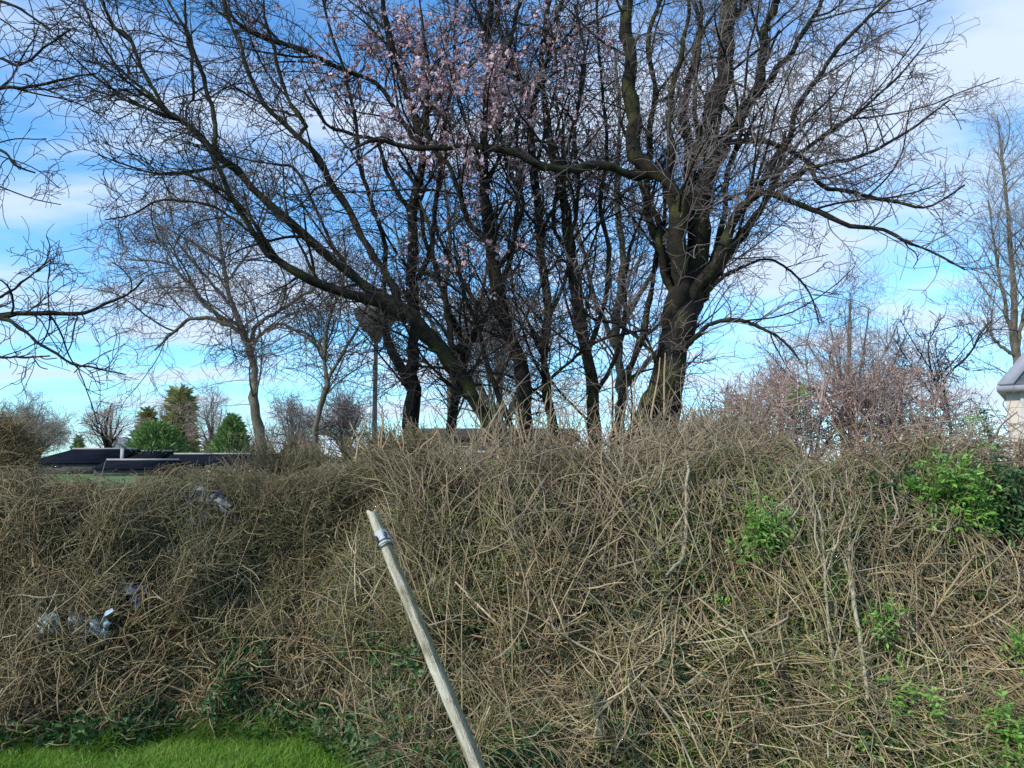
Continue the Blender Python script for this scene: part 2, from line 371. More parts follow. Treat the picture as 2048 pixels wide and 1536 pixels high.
br = [tangle(7600, (620, 2300), (0.0, 1.0), (.20, .65), (.0022, .0066), depth=.28, seed=21, k=8, curl=.18, clump=.5),
      tangle(4200, (620, 2300), (0.0, 1.0), (.25, .75), (.0028, .0072), depth=.16, seed=25, k=8, curl=.12, clump=.6, bundle=9, bs=.07),
      tangle(1600, (800, 1500), (0.6, 1.02), (.30, .8), (.003, .0062), depth=.35, seed=22, k=9, curl=.08, dirb=(0, 0, 2.2), over=.10, bundle=5),
      tangle(1500, (860, 1560), (0.85, 1.12), (.35, .9), (.0022, .0052), depth=.9, seed=27, k=10, curl=.06, dirb=(0, 0, 2.6), over=.24, zig=.04),
      tangle(700, (1350, 2250), (0.8, 1.12), (.25, .7), (.002, .0045), depth=.8, seed=28, k=9, curl=.10, dirb=(0, 0, 1.5), over=.20),
      tangle(1400, (1350, 2300), (0.4, 1.0), (.3, .8), (.003, .006), depth=.30, seed=23, k=8, curl=.14, dirb=(0, 0, .8), over=.04),
      tangle(380, (900, 2200), (0.1, .9), (.6, 1.4), (.0045, .0085), depth=.03, seed=24, k=12, curl=.07, clump=.3)]
stuff('bramble_thicket', 'brown tangled bramble stems filling the hedge under the tree and to the right edge', 'brambles', M['bramble'], br)
st = [tangle(3600, (1000, 2300), (-.05, .55), (.25, .8), (.0028, .0068), depth=.13, seed=31, k=9, curl=.13, trop=(0, 0, -.02), clump=.6, bundle=6, bs=.08),
      tangle(1400, (1000, 2250), (0, .42), (.5, 1.2), (.003, .0072), depth=.04, seed=32, k=11, curl=.06, dirb=(1.4, -.2, -.9), dspread=.6, clump=.5, bundle=7, bs=.09),
      tangle(800, (1700, 2200), (.05, .6), (.4, .9), (.003, .006), depth=.02, seed=33, k=9, curl=.04, dirb=(1.2, -.2, -1.8), dspread=.35, bundle=10, bs=.09)]
stuff('dry_stalks', 'straw coloured dry stalks arching across the lower right of the thicket', 'dry stalks', M['straw'], st)
ol = [tangle(10500, (1100, 2300), (0.0, .95), (.15, .5), (.0020, .0048), depth=.09, seed=41, k=8, curl=.2, clump=1.0, cs=1.3),
      tangle(5500, (250, 1150), (0.0, .85), (.12, .4), (.0018, .004), depth=.14, seed=42, k=7, curl=.2, clump=1.0, cs=1.3)]
stuff('mossy_stems', 'dull green mossy stems woven through the brown thicket', 'stems', M['olive'], ol)

def canes(n, pxr, L, r, seed):
    n, pxr = wider(n, pxr); g = np.random.default_rng(seed); x = (g.uniform(*pxr, n) - 1024) / F * 4.9; y = FOOT(x) + g.uniform(.25, .9, n)
    p = np.stack([x, y, bank_z(x, y)], -1); d = g.normal(0, .35, (n, 3)) + [0, -.12, 1]
    P = walk(g, p, d, g.uniform(*L, n), 18, .045, (0, -.012, -.055), .02)
    e = (P[..., 2] - top_z(P[..., 0], np.maximum(P[..., 1], 4.0))).max(1); P = P[e < .10]; n = len(P)
    fr = front_y(P[..., 0], P[..., 2]) - .12; P[..., 1] = np.minimum(np.maximum(P[..., 1], fr), fr + .35); P[:, 1:-1] = (P[:, :-2] + P[:, 1:-1] * 2 + P[:, 2:]) / 4
    P[..., 2] = np.maximum(P[..., 2], bank_z(P[..., 0], P[..., 1]) + .01)
    R = g.uniform(*r, n)[:, None] * (1 - .7 * np.linspace(0, 1, 18))
    A, AR = grow(g, P, R, n * 5, (.1, .35), (30, 70), .6, .003, .001, 7, .12, (0, 0, 0), (.2, 1))
    return (P, R), (A, AR)
def tufts(n, pxr, zr, blades_, L, r, seed, off=.06):
    n, pxr = wider(n, pxr); g = np.random.default_rng(seed); X = (g.uniform(*pxr, n) - 1024) / F * 4.8; z = g.uniform(*zr, n); z = np.maximum(z, .0)
    X, z = np.repeat(X, blades_), np.repeat(z, blades_); m_ = len(X); X = X + g.normal(0, .025, m_); z = z + g.normal(0, .012, m_)
    p = np.stack([X, front_y(X, z) + off, z], -1); d = g.normal(0, .55, (m_, 3)) + [0, -.35, .8]
    P = walk(g, p, d, g.uniform(*L, m_), 8, .05, (0, -.02, -.14), .01)
    P[..., 2] = np.maximum(P[..., 2], .01)
    return P, g.uniform(*r, m_)[:, None] * (1 - .75 * np.linspace(0, 1, 8))
stuff('bramble_canes', 'long arching brown canes rising from the ground and bowing over the face of the thicket', 'brambles', M['hedge_base'],
      [*canes(420, (900, 2300), (1.0, 2.3), (.0035, .0068), 51), *canes(150, (-260, 900), (.9, 1.9), (.003, .005), 52)])
stuff('dry_grass', 'tufts of pale dead grass hanging low in the right half of the thicket', 'dry grass', M['straw'],
      [tufts(110, (950, 2300), (0, .5), 40, (.15, .42), (.0013, .0026), 53), tufts(60, (-260, 900), (0, .25), 35, (.12, .3), (.0012, .0022), 54)])
stuff('long_grass', 'tufts of longer uncut green grass along the ragged edge of the lawn', 'long grass', M['grass'],
      [tufts(90, (-260, 800), (0, .03), 40, (.06, .2), (.0012, .0022), 55, off=-.06), tufts(50, (900, 2200), (0, .3), 35, (.1, .25), (.0012, .0022), 56)])

def leafset(n, pxr, zr, L, W, seed, depth=.2, clump=.5, shift=0., cs=2.2):
    P, R = tangle(n, pxr, zr, (.05, .1), (.001, .002), depth=depth, seed=seed, k=3, clump=clump, shift=shift, cs=cs)
    g = np.random.default_rng(seed + 500); c = P[:, 0]; n = len(c)
    d = g.normal(0, 1, (n, 3)) + [0, -.5, .1]; nn = g.normal(0, .7, (n, 3)) + [-.3, -.6, .7]
    return leaves(c, d, nn, g.uniform(*L, n), g.uniform(*W, n))
def foliage(name, label, cat, mat, sets):
    b = Bag()
    for s in sets: b.add(*s)
    return tag(b.build(name, mat), label, cat, kind='stuff')
foliage('dead_leaves', 'small withered brown leaves caught all through the thicket', 'dead leaves', M['dead_leaf'],
        [leafset(11000, (-260, 900), (.1, 1.0), (.012, .03), (.008, .018), 61, depth=.22), leafset(12000, (800, 2300), (.0, 1.0), (.02, .045), (.01, .022), 62, depth=.25)])
foliage('dark_weeds', 'dark green nettles and weeds along the foot of the hedge beside the lawn', 'weeds', M['leaf_dark'],
        [leafset(9000, (-260, 1100), (-.02, .13), (.03, .06), (.015, .03), 63, depth=.05, clump=.5, shift=-.10),
         leafset(5000, (480, 1050), (.0, .36), (.03, .06), (.014, .028), 64, depth=.06, clump=1.0, cs=1.5, shift=-.08),
         leafset(5000, (1150, 2300), (.0, .5), (.03, .06), (.014, .028), 65, depth=.10, clump=1.1, cs=1.6, shift=-.03)])
foliage('low_weeds', 'lighter green leafy weeds at the edge of the lawn and low in the thicket', 'weeds', M['leaf'],
        [leafset(1500, (-260, 420), (-.02, .07), (.02, .045), (.012, .025), 66, depth=.02, clump=.4),
         leafset(1800, (640, 1150), (-.15, .02), (.02, .045), (.01, .02), 67, depth=.02, clump=.4),
         leafset(4500, (1250, 2250), (-.1, .65), (.02, .042), (.01, .02), 70, depth=.06, clump=1.3, cs=1.8, shift=-.05)])
foliage('dull_leaves', 'dull olive green leaves speckled through the right half of the thicket', 'leaves', M['leaf_olive'],
        [leafset(24000, (1200, 2300), (.02, .9), (.018, .04), (.010, .02), 68, depth=.09, clump=1.1, cs=1.4, shift=-.03),
         leafset(13000, (250, 1200), (.1, .9), (.012, .03), (.007, .016), 69, depth=.14, clump=1.0, cs=1.4)])

# ------------------------------------------------------------------ trees
def tree(name, label, cat, limbs, seed, mats=('bark', 'twig'), base=None, n1=41, n2=540, n3=2059, n4=0, l1=(.7, 1.8), l2=(.3, .8), l3=(.15, .45), l4=(.1, .3),
         trop=(0, 0, .03), out=None, group=None, rtip=.0028, k=34, t1=(.12, 1), sides=8, blossoms=None, flat=1.0, bmat='blossom', curl=.10, r1=.022, part='crown', wob=.07):
    """limbs: lists of (px, py, Y, half width px). The limbs are the trunk mesh; everything grown from them is the crown."""
    g = np.random.default_rng(seed)
    PR = [limb(g, l, k, wob) for l in limbs]
    LP = np.stack([p for p, r in PR]); LR = np.stack([r for p, r in PR])
    b0 = LP[0][0] if base is None else base
    root = empty(name, (float(b0[0]), float(b0[1]), float(b0[2])))
    tag(root, label, cat, group)
    # the first point of each limb that starts at the ground is sunk a little deeper
    tb = Bag(); tb.tube(LP, LR, sides)
    up = np.asarray(trop, float)
    A, AR = grow(g, LP, LR, n1, l1, (22, 60), .55, r1, rtip * 1.5, 13, curl, up, t1, out=out, flat=flat)
    tb.tube(A, AR, 5)
    trunk = tb.build('trunk', M[mats[0]], root, smooth=True)
    P0 = np.concatenate([LP[:, np.linspace(0, k - 1, 13).astype(int)], A]); R0 = np.concatenate([LR[:, np.linspace(0, k - 1, 13).astype(int)], AR])
    B, BR = grow(g, P0, R0, n2, l2, (25, 75), .5, .0075, rtip * 1.0, 10, curl * 1.7, up, (.15, 1), out=out, flat=flat)
    cb = Bag(); cb.tube(B, BR, 4)
    Cc, CR = grow(g, B, BR, n3, l3, (25, 75), .65, .0036, rtip * .95, 8, curl * 2.2, up * .5, (.15, 1), out=out, flat=flat)
    cb.tube(Cc, CR, 3)
    D = None
    if n4:
        D, DR = grow(g, Cc, CR, n4, l4, (25, 75), .8, .0026, rtip * .8, 7, curl * 2.4, up * .3, (.2, 1), out=out, flat=flat)
        cb.tube(D, DR, 3)
    cb.build(part, M[mats[1]], root, smooth=True)
    if blossoms:
        n, size, fn = blossoms
        src = Cc.reshape(-1, 3); c = src[g.integers(0, len(src), n * 14)]
        u = 1024 + c[:, 0] / c[:, 1] * F; v = HOR - (c[:, 2] - CAM_Z) / c[:, 1] * F
        c = c[fn(u, v, g.random(len(u)))][:n]; n = len(c)
        b = Bag()
        for q in range(5):
            a = q * 2 * math.pi / 5; ax = nrm(g.normal(0, 1, (n, 3))) if q == 0 else ax
            e1 = nrm(np.cross(ax, [0.3, .5, .8])); e2 = np.cross(ax, e1)
            d = e1 * math.cos(a) + e2 * math.sin(a) + ax * .35
            sz = (g.uniform(*size, n) if q == 0 else sz)
            b.add(*leaves(c, d, ax, sz, sz * .8, .1))
        o = b.build('blossom', M[bmat], root); o['kind'] = 'stuff'
    return root

# the large many-stemmed tree behind the hedge: every separate base is a tree of its own
G = 'bare stems of the tree clump behind the hedge'
tree('bare_tree', 'bare tree leaning far left over the hedge with green mossy forked limbs', 'tree', [
    [(1055,1080,8.0,12.7),(1000,890,8.0,13.2),(950,800,7.9,13.9),(900,720,7.8,15.2),(830,650,7.6,14.6),(760,598,7.5,12.1),(700,548,7.4,10.1),(650,513,7.3,9.5),(581,444,7.2,8.6),(513,386,7.1,7.9),(479,342,7.1,7.5),(431,308,7.0,7.0),(386,253,7.0,5.7),(342,232,6.9,4.4),(291,181,6.9,3.5),(240,140,6.9,2.9),(190,60,6.8,2.2),(150,-40,6.8,1.6)],
    [(815,640,7.6,10.1),(760,612,7.5,10.1),(700,588,7.4,10.1),(650,568,7.3,9.5),(600,545,7.2,8.9),(560,520,7.1,7.5),(533,500,7.1,7.0),(496,451,7.0,6.3),(462,386,6.9,5.7),(434,328,6.9,5.1),(404,273,6.9,4.4),(362,239,6.9,3.8),(320,225,6.8,2.6),(250,200,6.8,2.2),(200,150,6.7,1.6)],
    [(431,308,7.0,5.1),(428,240,7.0,5.1),(410,164,7.0,4.4),(386,103,7.0,3.8),(376,68,6.9,3.5),(342,10,6.9,2.9),(310,-60,6.9,1.9)],
    [(386,200,7.0,3.1),(384,130,7.0,3.5),(372,60,7.0,3.1),(370,-40,7.0,1.9)],
    [(342,232,6.9,3.1),(290,150,6.9,4.1),(262,85,6.9,3.8),(225,50,6.9,3.5),(205,0,6.8,3.1),(190,-60,6.8,1.9)],
    [(815,635,7.6,7.5),(797,602,7.7,7.5),(787,568,7.7,7.5),(742,500,7.7,7.5),(697,420,7.8,7.5),(677,383,7.8,7.5),(632,308,7.8,6.3),(598,273,7.8,5.7),(530,208,7.8,5.1),(496,137,7.8,4.4),(485,96,7.8,3.8),(455,34,7.8,3.5),(440,-30,7.8,2.6)],
    [(598,273,7.8,4.4),(612,253,7.8,4.4),(581,205,7.9,4.1),(560,147,7.9,3.8),(547,92,7.9,3.5),(530,40,7.9,2.9),(525,-40,7.9,1.9)],
    [(291,201,6.9,1.9),(250,180,6.9,2.6),(220,190,6.8,2.2),(160,170,6.8,1.9),(100,178,6.8,1.6),(40,180,6.8,1.2)],
    [(560,520,7.1,3.1),(470,400,6.9,2.9),(380,350,6.8,2.6),(300,345,6.8,2.2),(240,325,6.7,1.9),(195,310,6.7,1.2)],
    [(530,490,7.0,2.6),(440,420,6.8,2.6),(330,400,6.7,2.2),(260,430,6.6,1.6),(210,440,6.6,1.2)],
    [(700,548,7.4,3.8),(650,460,7.4,3.1),(600,350,7.4,2.9),(560,330,7.4,2.6),(490,320,7.3,1.9),(430,300,7.3,1.2)],
    [(940,715,7.8,6.3),(905,690,7.75,6.3),(896,640,7.7,5.7),(890,600,7.6,3.8),(870,540,7.6,3.1),(862,470,7.6,3.1),(840,400,7.6,2.6)],
    ], 101, n1=55, n2=504, n3=2140, n4=1166, l1=(.5, 1.5), out=(-.45, 0, .15), group=G, trop=(-.01, 0, .012), r1=.016)
tree('bare_tree', 'dark forked stem nearest the round grey lamp, left of the mossy leaning tree', 'tree', [
    [(812,1020,8.3,17.2),(814,876,8.3,17.2),(817,808,8.3,15.6),(821,739,8.3,12.5),(828,671,8.3,10.9),(831,602,8.3,10.9),(835,534,8.3,11.8),(836,480,8.3,11.8),(830,420,8.3,10.1),(842,350,8.3,8.6),(842,290,8.3,7.8),(828,219,8.3,7.8),(804,157,8.3,7.0),(787,96,8.3,6.3),(772,30,8.3,5.5),(765,-40,8.3,3.9)],
    [(812,770,8.3,10.1),(804,746,8.3,10.1),(780,688,8.3,8.6),(770,647,8.2,7.0),(766,580,8.2,5.5),(768,534,8.2,5.5),(766,470,8.2,4.7),(745,400,8.2,4.3),(720,330,8.2,3.9),(710,240,8.2,3.5),(690,150,8.2,3.1),(660,60,8.2,2.8),(640,-30,8.2,2.3)],
    [(838,300,8.3,5.5),(800,240,8.3,4.7),(760,170,8.3,4.7),(697,140,8.3,4.7),(660,128,8.2,5.1),(598,95,8.1,5.5),(533,79,8.1,5.1),(479,50,8.0,3.9),(450,10,8.0,3.1),(430,-40,8.0,2.3)],
    [(832,560,8.3,6.3),(860,500,8.4,5.5),(868,430,8.4,4.7),(880,330,8.4,4.7),(890,240,8.4,3.9),(905,150,8.4,3.5),(910,60,8.4,3.1),(915,-30,8.4,2.3)],
    [(836,440,8.3,4.7),(800,390,8.3,4.7),(770,330,8.3,4.3),(752,280,8.3,3.9),(700,270,8.3,3.9),(650,245,8.2,3.5),(610,180,8.2,2.3)],
    ], 102, mats=('bark_dark', 'twig'), n1=44, n2=459, n3=1837, n4=908, out=(-.15, 0, .4), group=G, r1=.016,
    blossoms=(2300, (.016, .032), lambda u, v, r: (v < 540) & (r < np.exp(-((u - 810) / 260) ** 2 - ((v - 190) / 250) ** 2) * (vnoise(u / 45 + 9, v / 45 + 9, 4) > .42))))
tree('bare_tree', 'thin dark stem rising to cross the thick black stem in the middle of the clump', 'tree', [
    [(880,1040,8.6,10.3),(892,900,8.6,9.6),(908,825,8.6,8.8),(922,740,8.6,8.8),(941,678,8.6,8.1),(968,637,8.6,7.4),(1000,590,8.6,5.9),(1020,520,8.7,5.2),(1030,440,8.7,4.4),(1040,360,8.8,3.7),(1035,270,8.8,3.3),(1050,170,8.8,2.9)],
    [(915,780,8.6,5.2),(925,700,8.6,4.4),(905,640,8.6,5.9),(882,568,8.6,5.9),(862,517,8.6,5.2),(845,450,8.6,4.4),(830,370,8.6,3.7),(800,330,8.6,2.9)],
    [(968,637,8.6,3.7),(945,600,8.6,4.0),(917,544,8.6,3.7),(889,500,8.6,3.3),(870,430,8.6,2.9),(885,350,8.6,2.6),(900,250,8.6,2.2)],
    ], 103, mats=('bark_dark', 'twig'), n1=27, n2=270, n3=1132, n4=583, group=G, out=(0, 0, .4), r1=.014)
tree('bare_tree', 'thick black central stem of the clump, running up to the pale pink blossom', 'tree', [
    [(1070,1040,8.0,16.9),(1058,900,8.0,15.5),(1043,790,8.0,14.7),(1026,722,8.0,14.7),(1012,654,8.0,14.0),(999,602,8.0,13.2),(992,551,8.0,13.2),(985,500,8.0,12.5),(974,427,8.0,11.8),(966,360,8.0,10.3),(962,290,8.0,8.8),(975,210,8.0,8.8),(982,140,8.0,8.1),(972,80,8.0,7.4),(980,20,8.0,6.6),(985,-50,8.0,5.2)],
    [(988,500,8.0,7.4),(960,470,8.0,6.6),(935,440,8.0,5.9),(915,390,7.9,5.2),(900,330,7.9,4.4),(870,300,7.9,4.0),(850,240,7.9,3.7),(860,160,7.9,3.3),(850,80,7.9,2.9),(840,0,7.9,2.2)],
    [(1045,900,7.9,6.6),(1015,830,7.9,5.9),(980,755,7.9,5.2),(965,690,7.9,4.4),(950,640,7.9,3.7),(930,590,7.9,2.9),(915,520,7.9,2.6)],
    [(975,210,8.0,5.2),(1000,150,8.0,5.2),(1015,100,8.0,5.2),(1030,40,8.0,4.4),(1050,-30,8.0,3.7)],
    [(990,540,8.0,4.4),(1030,480,8.1,4.4),(1045,400,8.1,4.0),(1015,330,8.1,3.7),(1000,260,8.1,3.7),(1010,190,8.1,2.9)],
    ], 104, mats=('bark_dark', 'twig'), n1=41, n2=480, n3=1956, n4=874, group=G, out=(0, 0, .4), r1=.016,
    blossoms=(3400, (.016, .034), lambda u, v, r: (v < 600) & (r < np.exp(-((u - 1010) / 330) ** 2 - ((v - 130) / 290) ** 2) * (vnoise(u / 45 + 9, v / 45 + 9, 5) > .42))))
tree('bare_tree', 'slim green mossy upright stem just right of the thick black central stem', 'tree', [
    [(1115,1040,8.4,10.3),(1112,860,8.4,10.3),(1098,773,8.4,9.0),(1091,705,8.4,9.0),(1094,637,8.4,8.4),(1091,568,8.4,8.4),(1085,500,8.4,8.4),(1073,410,8.4,7.7),(1067,342,8.4,7.7),(1060,239,8.4,7.1),(1046,171,8.4,6.4),(1020,110,8.4,5.2),(1000,50,8.4,4.5),(990,-40,8.4,3.2)],
    [(1060,230,8.4,5.2),(1080,160,8.4,5.2),(1100,90,8.4,4.5),(1120,20,8.4,3.9),(1130,-50,8.4,2.6)],
    [(1060,790,8.3,2.6),(1094,763,8.3,3.2),(1128,732,8.2,3.2),(1180,691,8.1,2.9),(1231,671,8.0,2.6),(1300,660,7.9,1.9)],
    [(1095,650,8.4,4.5),(1130,560,8.5,3.9),(1140,480,8.5,3.9),(1160,380,8.5,3.2),(1150,280,8.5,3.2),(1160,170,8.5,2.6),(1180,60,8.5,1.9)],
    ], 105, n1=35, n2=390, n3=1647, n4=777, group=G, out=(.1, 0, .4), r1=.016,
    blossoms=(1100, (.014, .028), lambda u, v, r: (v < 330) & (r < np.exp(-((u - 1130) / 150) ** 2 - ((v - 100) / 150) ** 2))))
tree('bare_tree', 'straight mossy brown stem standing halfway between the central stems and the thickest trunk', 'tree', [
    [(1205,1040,8.6,13.2),(1192,880,8.6,13.2),(1183,773,8.6,12.0),(1173,705,8.6,12.0),(1163,637,8.6,12.0),(1149,568,8.6,12.0),(1142,500,8.6,11.2),(1132,410,8.6,9.9),(1106,308,8.6,8.6),(1091,239,8.6,7.3),(1083,170,8.6,6.0),(1080,100,8.6,5.3),(1092,20,8.6,4.6),(1100,-50,8.6,3.3)],
    [(1175,700,8.6,5.3),(1210,600,8.7,4.6),(1215,500,8.7,4.6),(1200,400,8.7,4.0),(1215,300,8.7,4.0),(1205,180,8.7,3.3),(1195,60,8.7,2.7),(1190,-40,8.7,2.0)],
    [(1185,800,8.6,4.6),(1235,700,8.7,4.6),(1250,620,8.7,4.0),(1255,520,8.7,3.3),(1290,420,8.7,2.7),(1300,380,8.7,2.0)],
    [(1145,520,8.6,4.6),(1110,450,8.7,4.0),(1120,350,8.8,4.0),(1150,240,8.8,3.3),(1170,120,8.8,2.7),(1150,10,8.8,2.7)],
    ], 106, n1=41, n2=420, n3=1750, n4=777, group=G, out=(.1, 0, .4), r1=.016)
tree('bare_tree', 'thickest trunk of the clump, splitting into many mossy upright limbs on the right', 'tree', [
    [(1300,1060,8.2,43.0),(1306,890,8.2,38.7),(1315,800,8.2,34.4),(1332,700,8.2,32.7),(1350,620,8.2,32.7),(1385,545,8.2,27.5),(1400,450,8.2,22.4),(1409,376,8.2,21.5),(1418,290,8.2,22.4),(1433,205,8.2,19.8),(1447,137,8.2,18.9),(1460,68,8.2,17.2),(1466,0,8.2,15.5),(1470,-70,8.2,12.0)],
    [(1340,660,8.1,18),(1350,600,8.1,20),(1352,520,8.05,19),(1346,440,8.0,18),(1340,395,8.0,17),(1322,362,8.0,14),(1290,345,8.0,13),(1276,310,8.0,15),(1272,240,8.0,15),(1264,150,8.0,15),(1257,68,8.0,14),(1258,0,8.0,12),(1255,-60,8.0,9)],
    [(1290,350,8.0,9),(1259,345,7.9,9),(1190,328,7.8,9.5),(1150,342,7.7,9),(1094,335,7.7,8),(1043,308,7.6,8),(985,300,7.6,7),(923,294,7.6,6.5),(860,300,7.5,6),(800,290,7.5,5),(746,280,7.4,4),(700,300,7.4,3)],
    [(1415,330,8.2,11.9),(1440,295,8.2,12.8),(1467,265,8.2,11.9),(1488,222,8.2,11.0),(1512,171,8.2,10.2),(1522,120,8.2,9.3),(1532,68,8.2,8.5),(1546,0,8.2,7.6),(1560,-60,8.2,6.0)],
    [(1385,600,8.1,13.6),(1420,540,8.0,12.8),(1450,480,8.0,11.0),(1472,430,8.0,10.2),(1500,400,8.0,8.5),(1526,386,7.9,6.8),(1587,407,7.8,6.0),(1639,424,7.7,5.5),(1690,448,7.6,5.1),(1768,461,7.5,4.2),(1809,482,7.4,3.4),(1861,502,7.4,2.5),(1930,540,7.3,1.7)],
    [(1425,290,8.2,6.0),(1478,283,8.2,6.0),(1519,280,8.1,5.5),(1567,294,8.0,5.1),(1608,321,8.0,4.7),(1632,362,7.9,4.7),(1656,380,7.9,4.2),(1690,383,7.8,4.2),(1724,391,7.8,4.2),(1792,403,7.7,3.4),(1854,414,7.7,2.5),(1930,370,7.6,1.7)],
    [(1480,425,8.0,6.8),(1520,370,8.0,6.8),(1556,310,8.0,6.4),(1580,273,8.0,6.0),(1594,222,8.0,5.5),(1621,178,8.0,5.1),(1649,137,8.0,4.7),(1676,99,8.0,4.2),(1703,68,8.0,3.8),(1738,34,8.0,3.4),(1779,0,8.0,2.5),(1830,-50,8.0,1.7)],
    [(1495,210,8.2,6.8),(1530,170,8.3,6.8),(1575,115,8.3,6.0),(1610,60,8.3,5.1),(1640,10,8.3,4.2),(1660,-50,8.3,3.4)],
    [(1360,640,8.3,11.9),(1345,560,8.4,11.0),(1310,480,8.4,9.3),(1300,420,8.4,8.5),(1290,380,8.5,7.6),(1300,280,8.5,6.8),(1310,180,8.5,6.0),(1300,90,8.5,5.1),(1320,0,8.5,4.2),(1330,-60,8.5,3.4)],
    [(1400,480,8.3,10.2),(1375,400,8.4,9.3),(1380,320,8.4,8.5),(1370,230,8.4,7.6),(1385,140,8.4,6.8),(1395,60,8.4,6.0),(1380,-20,8.4,5.1)],
    [(1420,560,8.3,10.2),(1455,500,8.4,7.6),(1510,430,8.4,6.0),(1560,350,8.5,5.1),(1620,290,8.5,4.2),(1700,240,8.5,3.4),(1780,170,8.5,2.5),(1850,90,8.5,1.7)],
    [(1410,590,8.2,5.1),(1460,545,8.3,3.6),(1530,520,8.3,2.5),(1580,540,8.3,2.5),(1620,590,8.3,2.0),(1640,650,8.3,1.5)],
    [(1500,400,8.0,5.1),(1560,370,8.0,4.2),(1640,330,8.0,3.8),(1730,310,8.0,3.4),(1820,260,8.0,2.5),(1900,200,8.0,1.7)],
    [(1345,420,8.0,9),(1340,370,8.0,8),(1343,300,8.0,7),(1340,240,8.0,6.5),(1352,150,8.0,5.5),(1372,60,8.0,4.5),(1380,-40,8.0,3)],
    [(1352,450,8.05,8),(1368,390,8.1,8),(1388,330,8.1,7),(1396,270,8.1,6),(1388,190,8.1,5),(1400,90,8.1,4),(1405,-30,8.1,3)],
    [(1345,600,8.2,9),(1328,540,8.25,8),(1322,470,8.3,7),(1308,420,8.3,6),(1285,385,8.3,5),(1276,340,8.3,4),(1240,240,8.3,3)],
    [(1240,980,8.1,20),(1270,870,8.1,18),(1305,790,8.1,17),(1330,720,8.15,16)],
    [(1400,600,8.2,9),(1440,540,8.1,8),(1475,490,8.1,7),(1510,440,8.0,6),(1535,390,8.0,5),(1560,330,8.0,4),(1570,260,8.0,3)],
    [(1405,580,8.3,7),(1430,500,8.3,6.5),(1450,420,8.3,6),(1455,350,8.3,5.5),(1480,280,8.3,5),(1500,200,8.3,4),(1560,60,8.3,3)],
    [(1210,960,8.4,10),(1235,880,8.4,9),(1245,780,8.4,7),(1280,680,8.4,6),(1300,600,8.4,5.5),(1310,520,8.4,5),(1330,430,8.4,4),(1325,330,8.4,3)],
    [(1330,760,8.1,7),(1290,690,8.0,4),(1240,650,7.9,3.5),(1190,640,7.8,3),(1140,600,7.7,2)],
    [(1360,700,8.0,6),(1420,650,7.9,4.5),(1480,640,7.8,4),(1550,670,7.7,3),(1600,720,7.6,2)],
    [(1466,40,8.2,7.6),(1490,0,8.2,7.6),(1520,-60,8.2,6.0)],
    ], 107, n1=118, n2=1200, n3=4633, n4=3402, l1=(.6, 1.7), out=(.5, 0, .35), group=G, r1=.017, mats=('bark', 'twig_mauve'), trop=(.008, 0, .02), sides=10)

# a leaning crossing twiggy screen of the same clump, behind
tree('bare_tree', 'slender grey tree with fine upright twigs directly behind the clump', 'tree', [
    [(1240,900,11,12),(1240,780,11,10),(1230,650,11,9),(1245,520,11,7),(1235,400,11,6),(1240,250,11,4),(1230,100,11,3)],
    [(1235,700,11,6),(1190,600,11,5),(1160,480,11,4),(1130,330,11,3),(1110,200,11,2)],
    [(1238,650,11,6),(1300,560,11,5),(1350,430,11,4),(1400,300,11,3),(1430,200,11,2)],
    [(1240,780,11,5),(1320,700,11,5),(1400,600,11,4),(1470,500,11,3),(1520,420,11,2)],
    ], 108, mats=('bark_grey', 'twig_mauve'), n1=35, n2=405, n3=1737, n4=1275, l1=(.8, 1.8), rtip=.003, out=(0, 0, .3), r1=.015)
tree('bare_tree', 'thin bare tree seen through the gap between the lamp and the thick black stem', 'tree', [
    [(905,900,14,8),(900,800,14,7),(905,700,14,6),(890,600,14,5),(900,480,14,4),(890,350,14,2)],
    [(903,750,14,4),(940,660,14,4),(970,560,14,3),(1000,450,14,2)],
    [(903,720,14,4),(860,640,14,4),(820,560,14,3),(790,450,14,2)],
    ], 109, mats=('bark_grey', 'twig_mauve'), n1=28, n2=252, n3=1235, n4=729, l1=(.8, 2.0), l2=(.4, 1.0), l3=(.2, .6), rtip=.0032, out=(0, 0, .2), r1=.02)

